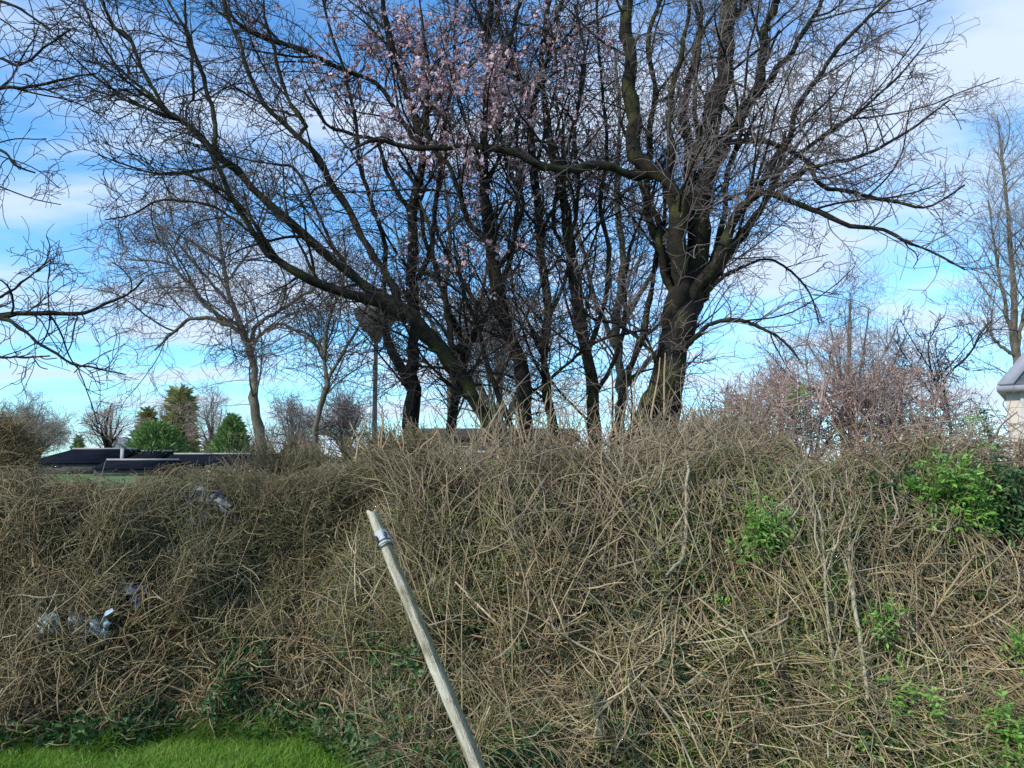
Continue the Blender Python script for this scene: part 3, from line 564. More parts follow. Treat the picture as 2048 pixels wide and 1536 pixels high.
# branches reaching in from a tree beyond the left edge
tree('overhanging_tree', 'bare tree standing beyond the left edge, thin dark boughs reaching in over the hedge', 'tree', [
    [(-420,1080,6.6,26.5),(-400,850,6.6,25.0),(-380,600,6.6,23.4),(-330,350,6.6,20.3),(-300,100,6.6,15.6),(-280,-100,6.6,10.9)],
    [(-385,700,6.6,12.5),(-250,660,6.5,10.1),(-120,650,6.5,7.8),(0,633,6.4,6.2),(34,626,6.4,5.5),(103,628,6.4,4.7),(164,626,6.4,3.9),(212,606,6.4,3.1),(253,592,6.4,2.3),(285,560,6.4,1.6)],
    [(-60,640,6.4,5.5),(0,637,6.4,4.7),(31,650,6.3,3.9),(68,678,6.3,3.1),(109,705,6.3,2.7),(147,729,6.3,2.3),(191,736,6.3,2.0),(250,750,6.2,1.2)],
    [(-340,380,6.6,10.9),(-200,280,6.5,7.8),(-80,210,6.5,5.5),(0,178,6.4,3.9),(44,178,6.4,3.1),(103,164,6.4,3.1),(150,155,6.4,2.3),(191,147,6.4,1.6)],
    [(-300,100,6.6,7.8),(-150,20,6.5,5.5),(-60,-10,6.5,3.9),(20,10,6.4,3.1),(60,30,6.4,2.7),(100,60,6.4,2.0)],
    [(-330,350,6.6,7.8),(-200,330,6.4,4.7),(-80,290,6.3,3.1),(0,300,6.3,2.7),(30,330,6.2,2.3),(70,345,6.2,1.6)],
    [(-120,650,6.5,3.9),(-30,710,6.4,3.1),(40,714,6.3,2.3),(100,712,6.3,1.6)],
    [(-100,210,6.5,3.9),(-20,120,6.4,3.1),(40,130,6.4,2.7),(99,89,6.4,2.3),(140,60,6.4,1.6)],
    [(-60,620,6.4,3.1),(10,590,6.4,3.1),(50,560,6.4,2.3),(100,520,6.4,1.6)],
    ], 110, n1=37, n2=171, n3=537, n4=240, l1=(.4, 1.2), l2=(.25, .6), out=(.7, 0, .1), r1=.010, mats=('bark_dark', 'twig'), t1=(.3, 1), curl=.13)

# midground trees on the left
tree('slim_tree', 'slim pale trunked tree with a wide fan of fine twigs right of the conifers', 'tree', [
    [(524,930,15,12.5),(522,880,15,11.1),(512,800,15,8.9),(505,740,15,7.4),(498,690,15,6.6),(485,660,15,5.9),(465,610,15,5.2),(452,560,15,4.4),(440,480,15,3.7),(430,400,15,2.2),(425,320,15,1.5)],
    [(500,685,15,5.2),(515,650,15,4.4),(560,620,15,3.7),(610,590,15,3.0),(650,560,15,2.2)],
    [(497,690,15,4.4),(470,655,15,4.4),(430,640,15,4.4),(380,640,15,3.7),(340,670,15,3.0),(310,700,15,1.8)],
    [(485,655,15,3.7),(420,620,15,3.3),(380,570,15,3.0),(340,530,15,2.5),(290,520,15,1.8),(250,520,15,1.5)],
    [(500,690,15,3.7),(550,650,15,3.0),(590,660,15,2.5),(640,700,15,2.2),(660,720,15,1.5)],
    [(455,560,15,3.0),(500,500,15,2.5),(530,430,15,2.2),(560,350,15,1.5)],
    [(470,620,15,3.0),(400,540,15,2.5),(350,480,15,2.2),(300,430,15,1.5)],
    ], 111, mats=('bark_grey', 'twig_mauve'), n1=67, n2=675, n3=2702, n4=2187, l1=(.9, 2.2), l2=(.4, 1.1), l3=(.25, .7), l4=(.2, .5), rtip=.0036, out=(0, 0, .15), r1=.02, trop=(0, 0, -.005), curl=.14, wob=.03)
tree('slim_tree', 'small dark forked tree between the slim pale trunk and the lamp', 'tree', [
    [(622,940,12,5.6),(628,890,12,5.6),(639,825,12,5.6),(653,773,12,5.6),(648,722,12,3.7),(652,670,12,3.4),(656,647,12,3.1),(668,610,12,3.1),(680,580,12,2.8),(690,520,12,2.2),(685,440,12,1.2)],
    [(655,775,12,4.3),(665,745,12,3.7),(690,700,12,3.1),(712,660,12,2.8),(730,620,12,2.5),(750,560,12,1.9),(755,480,12,1.2)],
    [(648,722,12,2.5),(640,690,12,2.5),(610,665,12,2.2),(560,655,12,1.9),(530,665,12,1.2)],
    ], 112, mats=('bark_grey', 'twig'), n1=30, n2=270, n3=1235, n4=680, l1=(.6, 1.4), rtip=.0032, r1=.014, wob=.03)
def rtree(name, label, cat, px, pb, pt, Y, wpx, seed, mats, spread, n=(30, 300, 1800, 1500), lw=6, group=None, trop=(0, 0, .02), rtip=.004, parts=True, curl=.1):
    """round headed tree or bush: trunk at px from row pb up, top row pt, half width wpx"""
    g = np.random.default_rng(seed); H = pb - pt; L = []
    L.append([(px, pb + 6, Y, lw), (px + g.normal(0, 4), pb - H * .3, Y, lw * .85), (px + g.normal(0, 6), pb - H * .6, Y, lw * .5), (px + g.normal(0, 8), pt + H * .12, Y, lw * .25)])
    for j in range(spread):
        a = (j + .5) / spread * 2 - 1; a += g.normal(0, .1); dy = g.normal(0, .5) * wpx / F * Y * .7
        s0 = g.uniform(.12, .3)
        ex, ey = px + a * wpx * .85, pt + H * (.10 + .45 * a * a + g.uniform(0, .12))
        L.append([(px, pb - H * s0, Y, lw * .6), (px + a * wpx * .3, pb - H * (s0 + .2), Y + dy * .4, lw * .45), (px + a * wpx * .6, (pb - H * (s0 + .2) + ey) / 2, Y + dy * .8, lw * .3), (ex, ey, Y + dy, lw * .15)])
    s = Y / F
    return tree(name, label, cat, L, seed + 1, mats=mats, n1=n[0], n2=n[1], n3=n[2], n4=n[3], l1=(H * s * .2, H * s * .5), l2=(H * s * .1, H * s * .28), l3=(H * s * .06, H * s * .18), l4=(H * s * .04, H * s * .12),
                rtip=rtip, r1=lw * s * .4, group=group, trop=trop, out=(0, 0, .2), curl=curl, sides=6)
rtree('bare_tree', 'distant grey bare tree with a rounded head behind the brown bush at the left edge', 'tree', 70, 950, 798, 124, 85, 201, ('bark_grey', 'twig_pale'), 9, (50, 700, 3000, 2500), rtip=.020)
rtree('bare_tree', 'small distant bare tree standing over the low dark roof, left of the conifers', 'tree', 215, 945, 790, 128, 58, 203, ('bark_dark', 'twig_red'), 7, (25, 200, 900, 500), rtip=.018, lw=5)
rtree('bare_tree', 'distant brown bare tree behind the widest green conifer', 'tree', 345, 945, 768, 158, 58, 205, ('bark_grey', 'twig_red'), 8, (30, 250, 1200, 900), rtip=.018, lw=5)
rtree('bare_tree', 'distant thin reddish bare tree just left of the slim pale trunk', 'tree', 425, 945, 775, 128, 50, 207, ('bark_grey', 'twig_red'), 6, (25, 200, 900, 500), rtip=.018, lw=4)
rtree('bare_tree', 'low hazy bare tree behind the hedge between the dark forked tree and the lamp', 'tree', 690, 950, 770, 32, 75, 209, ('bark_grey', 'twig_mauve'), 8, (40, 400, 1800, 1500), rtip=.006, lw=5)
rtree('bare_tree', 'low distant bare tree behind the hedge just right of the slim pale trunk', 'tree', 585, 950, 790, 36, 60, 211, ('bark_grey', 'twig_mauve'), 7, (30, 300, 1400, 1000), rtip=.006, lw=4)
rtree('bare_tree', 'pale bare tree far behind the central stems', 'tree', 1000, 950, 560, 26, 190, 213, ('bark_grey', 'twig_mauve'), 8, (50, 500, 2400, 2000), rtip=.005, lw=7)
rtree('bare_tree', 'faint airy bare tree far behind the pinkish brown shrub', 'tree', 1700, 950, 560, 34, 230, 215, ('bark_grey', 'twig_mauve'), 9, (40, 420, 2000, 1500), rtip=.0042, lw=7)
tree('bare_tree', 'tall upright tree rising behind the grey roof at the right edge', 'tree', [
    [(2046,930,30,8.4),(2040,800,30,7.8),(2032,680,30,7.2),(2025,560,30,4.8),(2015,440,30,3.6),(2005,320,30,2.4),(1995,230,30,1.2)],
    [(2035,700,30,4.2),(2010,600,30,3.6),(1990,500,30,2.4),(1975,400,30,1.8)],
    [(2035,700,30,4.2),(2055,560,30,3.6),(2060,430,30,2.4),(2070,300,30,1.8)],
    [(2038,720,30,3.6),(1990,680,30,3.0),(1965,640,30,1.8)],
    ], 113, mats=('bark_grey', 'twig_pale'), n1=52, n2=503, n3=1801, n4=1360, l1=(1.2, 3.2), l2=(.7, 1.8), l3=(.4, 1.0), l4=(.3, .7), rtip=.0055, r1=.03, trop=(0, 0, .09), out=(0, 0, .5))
tree('sapling', 'thin bare sapling with one dark hooked branch in front of the grey roofed house', 'sapling', [
    [(1905,960,9,2.9),(1900,860,9,2.9),(1893,800,9,2.9),(1889,765,9,2.5),(1905,740,9,2.5),(1930,718,9,2.3),(1950,690,9,2.1),(1962,665,9,1.7),(1985,640,9,1.1)],
    [(1897,840,9,2.5),(1880,790,9,2.3),(1862,740,9,1.9),(1857,690,9,1.4),(1870,660,9,1.3),(1884,635,9,0.8)],
    [(1895,830,9,2.1),(1850,770,9,1.7),(1815,720,9,1.3),(1790,680,9,0.8)],
    [(1862,740,9,1.3),(1830,690,9,1.1),(1800,640,9,0.8)],
    ], 114, mats=('bark', 'twig_mauve'), n1=20, n2=156, n3=617, n4=243, l1=(.3, .8), l2=(.15, .45), l3=(.1, .3), rtip=.0026, r1=.009)

# purple brown shrub on the right
def shrub(name, label, cat, px, py_base, py_top, Y, wpx, seed, mats, ns=60, n2=1500, n3=5000, n4=0, foot=.25, leafn=0, leafm=None, leafsz=(.015, .03), rtip=.0024, trop=(0, 0, .0), rs=6, group=None, dome=.55, leafname='leaf'):
    g = np.random.default_rng(seed); b0 = at(px, py_base, Y); s = Y / F
    root = empty(name, [float(v) for v in b0]); tag(root, label, cat, group)
    a = g.uniform(-1, 1, ns); end = np.stack([b0[0] + a * wpx * s, np.full(ns, Y) + g.normal(0, .35, ns) * wpx * s, b0[2] + (py_base - py_top) * s * (1 - dome * a ** 2) * g.uniform(.75, 1.0, ns)], -1)
    st0 = b0 + np.stack([a * wpx * s * foot + g.normal(0, .15 * foot, ns), g.normal(0, .4 * foot, ns), np.zeros(ns)], -1)
    t = np.linspace(0, 1, 12)[None, :, None]
    P = st0[:, None] * (1 - t) + end[:, None] * t; P[..., 2] += (np.sin(t[..., 0] * math.pi * .5) - t[..., 0]) * .3 * (py_base - py_top) * s
    P += np.cumsum(g.normal(0, .012, P.shape), axis=1)
    R = (rs * s) * (1 - .75 * t[..., 0]) * g.uniform(.5, 1, (ns, 1))
    Bag().tube(P, R, 6).build('stem', M[mats[0]], root, smooth=True)
    B, BR = grow(g, P, R, n2, (.2, .6), (25, 70), .55, .006, rtip, 8, .13, trop, (.25, 1), zig=.06)
    D, DR = grow(g, B, BR, n3, (.08, .3), (25, 70), .8, .004, rtip * .8, 6, .16, trop, (.2, 1))
    b = Bag().tube(B, BR, 4).tube(D, DR, 3)
    b.build('twigs', M[mats[1]], root, smooth=True)['kind'] = 'stuff'
    if leafn:
        src = D.reshape(-1, 3); c = src[g.integers(0, len(src), leafn)]; d = g.normal(0, 1, (leafn, 3)) + [0, -.3, .1]
        Bag().add(*leaves(c, d, g.normal(0, .7, (leafn, 3)) + [-.2, -.5, .8], g.uniform(*leafsz, leafn), g.uniform(*leafsz, leafn) * .55)).build(leafname, M[leafm], root)['kind'] = 'stuff'
    return root
shrub('budding_shrub', 'low domed pinkish brown shrub full of reddish buds, right of the thickest trunk', 'shrub', 1655, 1000, 700, 8.0, 285, 301, ('twig_red', 'twig_red'), ns=70, foot=.85, n2=1500, n3=5000, leafn=9000, leafm='buds', leafsz=(.010, .026), rs=4.5, leafname='bud')
shrub('brown_shrub', 'shaggy yellow brown bush cut by the left edge of the photo', 'shrub', -40, 1000, 825, 10.5, 85, 302, ('twig_olive', 'twig_olive'), ns=110, n2=2200, n3=8000, rs=3, rtip=.003)
shrub('twiggy_shrub', 'tan twiggy shrub in front of the thickest trunk, on top of the hedge', 'shrub', 1440, 990, 855, 7.0, 150, 303, ('tan_stem', 'bramble'), ns=50, n2=900, n3=2200, rs=4)
shrub('twiggy_shrub', 'low tan shrub on top of the hedge at the foot of the slim pale trunk', 'shrub', 580, 1000, 922, 7.4, 110, 304, ('twig_olive', 'hedge'), ns=50, n2=1000, n3=3000, rs=3)
shrub('twiggy_shrub', 'olive brown shrub on top of the hedge around the foot of the dark forked stem', 'shrub', 800, 1000, 880, 7.2, 150, 305, ('twig_olive', 'hedge'), ns=60, n2=1100, n3=3200, rs=3, leafn=500, leafm='leaf_olive')

# conifers on the left, far behind
def conifer(name, label, cat, px, pb, pt, Y, wpx, seed, mat, shape=1.0, n=2600, group=None):
    g = np.random.default_rng(seed); s = Y / F; b0 = at(px, pb, Y); H = (pb - pt) * s; W = wpx * s
    root = empty(name, [float(v) for v in b0]); tag(root, label, cat, group)
    zz = np.linspace(-1.5, H * .9, 12); Bag().tube(np.stack([np.full(12, b0[0]), np.full(12, b0[1]), b0[2] + zz], -1), np.linspace(.2, .03, 12), 6).build('trunk', M['bark_dark'], root, smooth=True)
    h = g.random(n) ** 1.2; rad = W * (1 - h) ** shape * (1 + .25 * np.sin(g.integers(0, 7, n) * 2.1 + h * 9)); ang = g.uniform(0, 2 * math.pi, n); q = np.sqrt(g.uniform(.15, 1, n))
    c = np.stack([b0[0] + np.cos(ang) * rad * q, b0[1] + np.sin(ang) * rad * q, b0[2] + h * H * .97], -1)
    d = np.stack([np.cos(ang), np.sin(ang), g.uniform(.2, 1.3, n)], -1) + g.normal(0, .35, (n, 3))
    L = g.uniform(.10, .30, n) * H * .7
    Bag().add(*leaves(c, d, g.normal(0, .5, (n, 3)) + [0, 0, 1], L, L * g.uniform(.15, .35, n), .3)).build('foliage', M[mat], root)
    return root
conifer('conifer', 'widest dark green conifer standing over the low dark roof', 'conifer', 310, 925, 848, 122, 62, 401, 'conifer', .42, 3200)
conifer('conifer', 'dark green conifer left beside the slim pale trunk', 'conifer', 462, 930, 836, 122, 46, 402, 'conifer', .8, 2600)
conifer('conifer', 'tiny dark green conifer tip showing above the left end of the dark roof', 'conifer', 155, 935, 874, 145, 16, 403, 'conifer', .9, 700)
conifer('conifer', 'tall narrow yellow green conifer rising behind the widest conifer', 'conifer', 357, 940, 785, 150, 22, 404, 'conifer_y', .45, 1800)
conifer('conifer', 'short narrow yellow green conifer left behind the widest conifer', 'conifer', 291, 940, 822, 150, 16, 405, 'conifer_y', .7, 900)
conifer('conifer', 'low rounded yellow green conifer in front of the dark green one by the slim trunk', 'conifer', 432, 940, 872, 136, 34, 406, 'conifer_y', .45, 1500)

# green leafy shrubs and sprigs in the thicket
def sprig(name, label, cat, px, py, Y, wpx, hpx, seed, mat, stems=14, leaflets=7, L=(.03, .06), base=None, group=None, up=.6):
    """leafy plant: thin stems carrying pinnate leaves; px, py centre of the foliage"""
    if Y < 6.2: Y = front_at(px, py) - .16
    g = np.random.default_rng(seed); s = Y / F; c0 = at(px, py, Y); b0 = at(*(base or (px, py + hpx)), Y + .25)
    root = empty(name, [float(v) for v in b0]); tag(root, label, cat, group)
    e = c0 + g.normal(0, .48, (stems, 3)) * np.array([wpx, min(wpx, 60), hpx]) * s
    t = np.linspace(0, 1, 8)[None, :, None]; P = b0 * (1 - t) + e[:, None] * t; P = P + np.sin(t * math.pi) * g.normal(0, .06, (stems, 1, 3)) * np.array([1, .4, 1]); 
    Bag().tube(P, np.full((stems, 8), .0028) * (1 - .5 * t[..., 0]), 4).build('stem', M['olive'], root, smooth=True)
    nr = stems * 5; i = g.integers(0, stems, nr); q, tan = sample(P, i, g.uniform(.55, 1, nr)); d = nrm(tan * .3 + g.normal(0, .8, (nr, 3)) + [0, -.4, up * .3])
    RL = g.uniform(2.2, 4.0, nr) * L[1] * .8
    rp = walk(g, q, d, RL, 6, .08, (0, 0, -.08)); b = Bag().tube(rp, np.full((nr, 6), .0013), 3)
    ctr, dd, nn, ll = [], [], [], []
    for k in range(leaflets):
        f = .3 + .7 * (k // 2) / max((leaflets - 1) // 2, 1); p, tt = sample(rp, np.arange(nr), np.full(nr, min(f, 1.0)))
        side = nrm(np.cross(tt, g.normal(0, .25, (nr, 3)) + [0, -.3, 1])) * (1 if k % 2 else -1)
        dirn = tt if k == leaflets - 1 else side + tt * .7
        ctr.append(p); dd.append(dirn + g.normal(0, .15, (nr, 3))); nn.append(g.normal(0, .3, (nr, 3)) + [-.1, -.5, 1]); ll.append(g.uniform(*L, nr))
    ctr, dd, nn, ll = map(np.concatenate, (ctr, dd, nn, ll))
    b.add(*leaves(ctr, dd, nn, ll, ll * g.uniform(.3, .5, len(ll)), .2)); b.build('foliage', M[mat], root)
    return root
sprig('elder_shrub', 'large bright green leafy elder shrub high in the right of the thicket', 'shrub', 1890, 960, 5.35, 92, 76, 501, 'leaf', 85, 7, (.022, .048), base=(1880, 1180))
sprig('elder_shrub', 'darker green elder growth at the right edge beneath the house', 'shrub', 2030, 960, 5.6, 60, 70, 502, 'leaf_dark', 34, 7, (.03, .06), base=(2040, 1150))
sprig('elder_shrub', 'darker leafy growth left behind the bright green elder shrub', 'shrub', 1760, 960, 5.7, 80, 30, 503, 'leaf_dark', 18, 7, (.03, .05), base=(1770, 1130))
sprig('leafy_plant', 'small bright green bramble plant left of the two pale upright stems', 'plant', 1530, 1045, 5.2, 46, 48, 504, 'leaf', 24, 5, (.022, .045), base=(1520, 1180))
sprig('leafy_plant', 'pale green sprouting plant low in the thicket near the lower right', 'plant', 1800, 1385, 4.75, 36, 25, 505, 'leaf', 10, 5, (.02, .045), base=(1800, 1480))
sprig('leafy_plant', 'green trailing plant in the bottom right corner', 'plant', 2000, 1460, 4.75, 66, 40, 506, 'leaf', 28, 7, (.022, .045), base=(2020, 1560))
sprig('leafy_plant', 'little green nettle between the pale stems and the lower straw stalks', 'plant', 1765, 1232, 5.0, 26, 22, 507, 'leaf', 8, 5, (.02, .04), base=(1770, 1330))
sprig('leafy_plant', 'green plant at the right edge halfway down the thicket', 'plant', 2050, 1290, 4.9, 30, 45, 508, 'leaf', 12, 5, (.02, .045), base=(2060, 1400))
sprig('ivy_tuft', 'small green ivy tuft on a twig in the pinkish brown shrub', 'ivy', 1590, 788, 7.4, 11, 9, 509, 'leaf', 7, 5, (.03, .05), base=(1600, 860))
sprig('ivy_tuft', 'dark ivy sprig on the bare shoots beside the house wall', 'ivy', 1960, 820, 6.8, 18, 22, 510, 'leaf_dark', 8, 3, (.03, .05), base=(1985, 920))

# single stems that stand out
def stem(name, label, cat, paths, mat, seed, group=None):
    g = np.random.default_rng(seed); b = Bag(); q0 = None
    for p in paths:
        if p[0][2] < 5.5:
            fy = np.array([front_at(a, b_) for a, b_, Y, w_ in p]); li = np.linspace(fy[0], fy[-1], len(p)); li = li - max(0, (li - fy).max() * .6) - .05
            p = [(a, b_, float(y_), w_ * .8) for (a, b_, Y, w_), y_ in zip(p, li)]
        P, R = limb(g, p, 24, .012)
        if q0 is None: q0 = P[0]
        b.tube(P, R, 6)
        if p[0][2] < 5.5:
            A, AR = grow(g, P[None], R[None], 7, (.12, .4), (25, 60), .6, .003, .0012, 8, .10, (0, 0, .04), (.1, .9)); b.tube(A, AR, 4)
            B, BR = grow(g, A, AR, 10, (.05, .2), (25, 60), .7, .002, .001, 6, .12, (0, 0, .02), (.2, .9)); b.tube(B, BR, 3)
    o = b.build(name, M[mat], None, smooth=True)
    o.data.transform(Matrix.Translation([-float(v) for v in q0])); o.location = [float(v) for v in q0]
    return tag(o, label, cat, group)
stem('upright_shoot', 'pale grey upright shoot with a forked top, left of the thicker pale brown one', 'plant stem', [
    [(1668,1360,4.95,3.0),(1655,1230,4.95,3.4),(1648,1120,4.95,3.0),(1640,1040,4.95,2.5),(1620,980,4.95,2.0),(1580,940,5.0,1.5)],
    [(1650,1150,4.95,2.5),(1668,1090,4.9,2.2),(1650,1050,4.9,2.0),(1610,1000,4.9,1.5),(1590,960,4.95,1.3)]], 'pale_stem', 601)
stem('upright_shoot', 'thicker pale brown upright shoot with fine side shoots', 'plant stem', [
    [(1735,1400,4.9,4.5),(1722,1300,4.9,5.4),(1705,1200,4.9,5.9),(1698,1140,4.9,4.5),(1700,1060,4.9,3.0),(1698,1000,4.9,2.2),(1692,940,4.95,1.5)],
    [(1705,1190,4.9,4.0),(1690,1130,4.88,3.0),(1672,1090,4.88,2.5),(1660,1040,4.88,2.0),(1668,960,4.9,1.3)],
    [(1720,1290,4.9,3.0),(1740,1340,4.85,2.5),(1755,1400,4.85,2.0),(1770,1450,4.8,1.5)]], 'pale_stem', 602)
stem('arching_stem', 'long thin pale stem arching down to the right of the leaning post', 'stem', [
    [(1030,1212,4.85,2.0),(1085,1240,4.75,2.4),(1150,1285,4.7,2.6),(1230,1325,4.65,2.8),(1300,1385,4.6,2.8),(1345,1445,4.6,2.8),(1390,1540,4.6,2.4)]], 'pale_stem', 603)
stem('arching_stem', 'pale brown curved stem hanging beside the dark gap left of the pale upright pair', 'stem', [
    [(1375,920,5.4,3.2),(1372,1000,5.2,4.0),(1370,1080,5.1,4.8),(1360,1120,5.1,4.8),(1330,1150,5.1,3.2)]], 'pale_stem', 604)
stem('arching_stem', 'straw coloured stalk slanting up to the right through the lower right tangle', 'stem', [
    [(1830,1280,4.8,2.8),(1870,1220,4.8,2.8),(1910,1160,4.8,2.4),(1950,1110,4.85,2.0)]], 'straw', 605)
stem('arching_stem', 'long straw stalk bowing across the bottom right corner', 'stem', [
    [(1350,1310,4.7,3.2),(1430,1370,4.65,3.6),(1500,1410,4.6,3.6),(1560,1450,4.6,3.6),(1640,1490,4.6,3.2),(1740,1560,4.6,2.4)]], 'straw', 606)
stem('arching_stem', 'tan stalk curving level above the lower right tangle, left of the bright elder', 'stem', [
    [(1735,1150,4.9,2.8),(1790,1145,4.85,2.8),(1860,1160,4.8,3.2),(1950,1165,4.85,3.2),(2060,1140,4.9,2.8)]], 'straw', 607)
g = np.random.default_rng(77); shoots = []
sh = [(1075,950,1095,770),(1120,960,1085,820),(1150,960,1175,775),(1215,950,1240,800),(1225,950,1215,780),(1255,960,1270,740),(1290,950,1262,790),(1300,940,1320,700),
      (1325,930,1330,690),(1345,960,1390,800),(1060,960,1040,800),(985,960,950,830),(1008,960,1030,880),(1035,970,1000,880),(800,950,790,800),(860,960,870,850),(725,960,700,830),(1180,980,1140,850)]
for _ in range(42):
    x0 = g.uniform(960, 1420) if g.random() < .8 else g.uniform(700, 960); sh.append((x0, 950, x0 + g.normal(0, 26), g.uniform(800, 880)))
for j, (x0, y0, x1, y1) in enumerate(sh):
    y1 = y1 + 15; Y = 6.4 + g.uniform(-.6, .6); bend = g.uniform(-12, 12); w0 = g.uniform(1.7, 3.0)
    stem('hedge_shoot', 'tan shoot sprouting from the hedge top in front of the dark trunks', 'shoot', [[(x0, y0 + 70, Y, w0), (x0, y0, Y, w0), (x0 + bend, (y0 + y1) / 2, Y, w0 * .8), (x0 + bend * .3 + (x1 - x0) * .7, y1 + (y0 - y1) * .2, Y, w0 * .6), (x1, y1, Y, w0 * .4)]], 'tan_stem', 700 + j, group='tan shoots in front of the trunks')

# ------------------------------------------------------------------ leaning post
post = empty('leaning_post', (0, 0, 0))
top = at(742, 1020, 3.55); foot = at(1040, 1740, 3.05)
ax = nrm(foot - top); Ln = float(np.linalg.norm(foot - top))
post.location = [float(v) for v in foot]
tag(post, 'weathered pale wooden post leaning left in front of the hedge, split down one side', 'post')
view = nrm((top + foot) / 2 - np.array([0, 0, 1.6])); right = nrm(np.cross(ax, view)) * -1
if right[0] < 0: right = -right
fwd = np.cross(right, ax); fwd = fwd if fwd[1] > 0 else -fwd
def ring(t, sc=1.0, side=0.0):
    """split-round section: a broad face turned left and a narrower one turned right"""
    c = top + ax * (t * Ln)
    g_ = np.random.default_rng(int(t * 4000) + 5)
    prof = [(-.034, .004), (-.030, -.014), (-.018, -.026), (.000, -.032), (.012, -.030), (.017, -.018), (.028, -.006), (.034, .010), (.028, .030), (.0, .038), (-.026, .028)]
    w_ = (0.70 + .22 * t) * sc
    low = math.sin(t * 23) * .0012 + math.sin(t * 61 + 1) * .0007
    ps = []
    for i, (a, b) in enumerate(prof):
        n_ = low + g_.normal(0, .0004)
        cut = (.010 + .003 * math.sin(t * 31)) if (i in (5, 6) and t > .30) else 0.0
        if sc == 1.0 and i == 3 and (.14 < t < .46 or .58 < t < .93): b += .012 + .006 * math.sin(t * 70)
        ps.append(c + right * (a * w_ + n_ - cut * .6) + fwd * (b * w_ + cut * .7))
    return ps
K = 90; ts = np.linspace(0, 1.0, K); V = np.array([p for t in ts for p in ring(t)]); m = 11
for e, p in enumerate(V[:m]): V[e] = p + ax * (.012 * (e % 3 == 0) + .018 * ((e in (3, 4, 5, 6))))
i = np.arange(K - 1)[:, None] * m; j = np.arange(m)[None, :]
q = np.stack([i + j, i + (j + 1) % m, i + m + (j + 1) % m, i + m + j], -1).reshape(-1, 4)
V = np.concatenate([V, [V[:m].mean(0)]]); cap = [[len(V) - 1, (a + 1) % m, a] for a in range(m)]
mw = material('weathered wood', [(.26,.22,.15),(.52,.47,.35),(.70,.66,.54)], island=False, scale=9, bump=.9, bscale=34, detail=9, moss=((.17,.15,.07), 5, .58), rough=.9)
mw.node_tree.nodes['Mapping'].inputs['Scale'].default_value = (5, 5, .5)
def algae():
    t = mw.node_tree; b_ = t.nodes['Principled BSDF']; src = b_.inputs['Base Color'].links[0].from_socket
    tc_ = t.nodes.new('ShaderNodeTexCoord'); sp = t.nodes.new('ShaderNodeSeparateXYZ'); t.links.new(tc_.outputs['Object'], sp.inputs[0])
    no = t.nodes.new('ShaderNodeTexNoise'); no.inputs['Scale'].default_value = 2.2; no.inputs['Detail'].default_value = 8; mp_ = t.nodes.new('ShaderNodeMapping'); mp_.inputs['Scale'].default_value = (9, 9, 2.5)
    t.links.new(tc_.outputs['Object'], mp_.inputs[0]); t.links.new(mp_.outputs[0], no.inputs[0])
    m1 = t.nodes.new('ShaderNodeMath'); m1.operation = 'MULTIPLY_ADD'; t.links.new(no.outputs[0], m1.inputs[0]); m1.inputs[1].default_value = .07; m1.inputs[2].default_value = -.038
    m2 = t.nodes.new('ShaderNodeMath'); m2.operation = 'ADD'; t.links.new(sp.outputs[0], m2.inputs[0]); t.links.new(m1.outputs[0], m2.inputs[1])
    mr = t.nodes.new('ShaderNodeMapRange'); t.links.new(m2.outputs[0], mr.inputs[0]); mr.inputs[1].default_value = .002; mr.inputs[2].default_value = .012; mr.inputs[4].default_value = .8
    mx = t.nodes.new('ShaderNodeMix'); mx.data_type = 'RGBA'; t.links.new(mr.outputs[0], mx.inputs[0]); t.links.new(src, mx.inputs[6]); mx.inputs[7].default_value = (.19, .165, .075, 1)
    t.links.new(mx.outputs[2], b_.inputs['Base Color'])
algae()
shaft = mesh('shaft', V, [q, cap], mw, post, smooth=False)
RM = Matrix(((right[0], fwd[0], ax[0]), (right[1], fwd[1], ax[1]), (right[2], fwd[2], ax[2]))).to_4x4()   # local Z runs along the post
shaft.data.transform(RM.inverted()); shaft.matrix_local = RM
mwhite = material('white tape', [(.36,.37,.38),(.60,.60,.60)], island=False, scale=20, rough=.5)
mblue = material('dark grey blue wire', [(.02,.022,.03),(.05,.055,.07)], island=False, scale=30, rough=.5)
def band(t0, t1, sc, name, mat, parent):
    tt = np.linspace(t0, t1, 6); V = np.array([p for t in tt for p in ring(t, sc)]); i = np.arange(5)[:, None] * m
    q = np.stack([i + j, i + (j + 1) % m, i + m + (j + 1) % m, i + m + j], -1).reshape(-1, 4)
    return mesh(name, V, [q], mat, parent)
bd = band(.072, .112, 1.14, 'tape', mwhite, post)
for t in (.101, .118): band(t, t + .004, 1.2, 'wire', mblue, post)
c = ring(.092, 1.2); b = Bag()
for a in ((1, .010), (5, .012)):
    p = c[a[0]]; b.tube(np.array([p - ax * .012, p - fwd * .008, p + ax * .014 - fwd * .004]), np.array([.006, .008, .005]), 5)
b.build('knot', mblue, post)

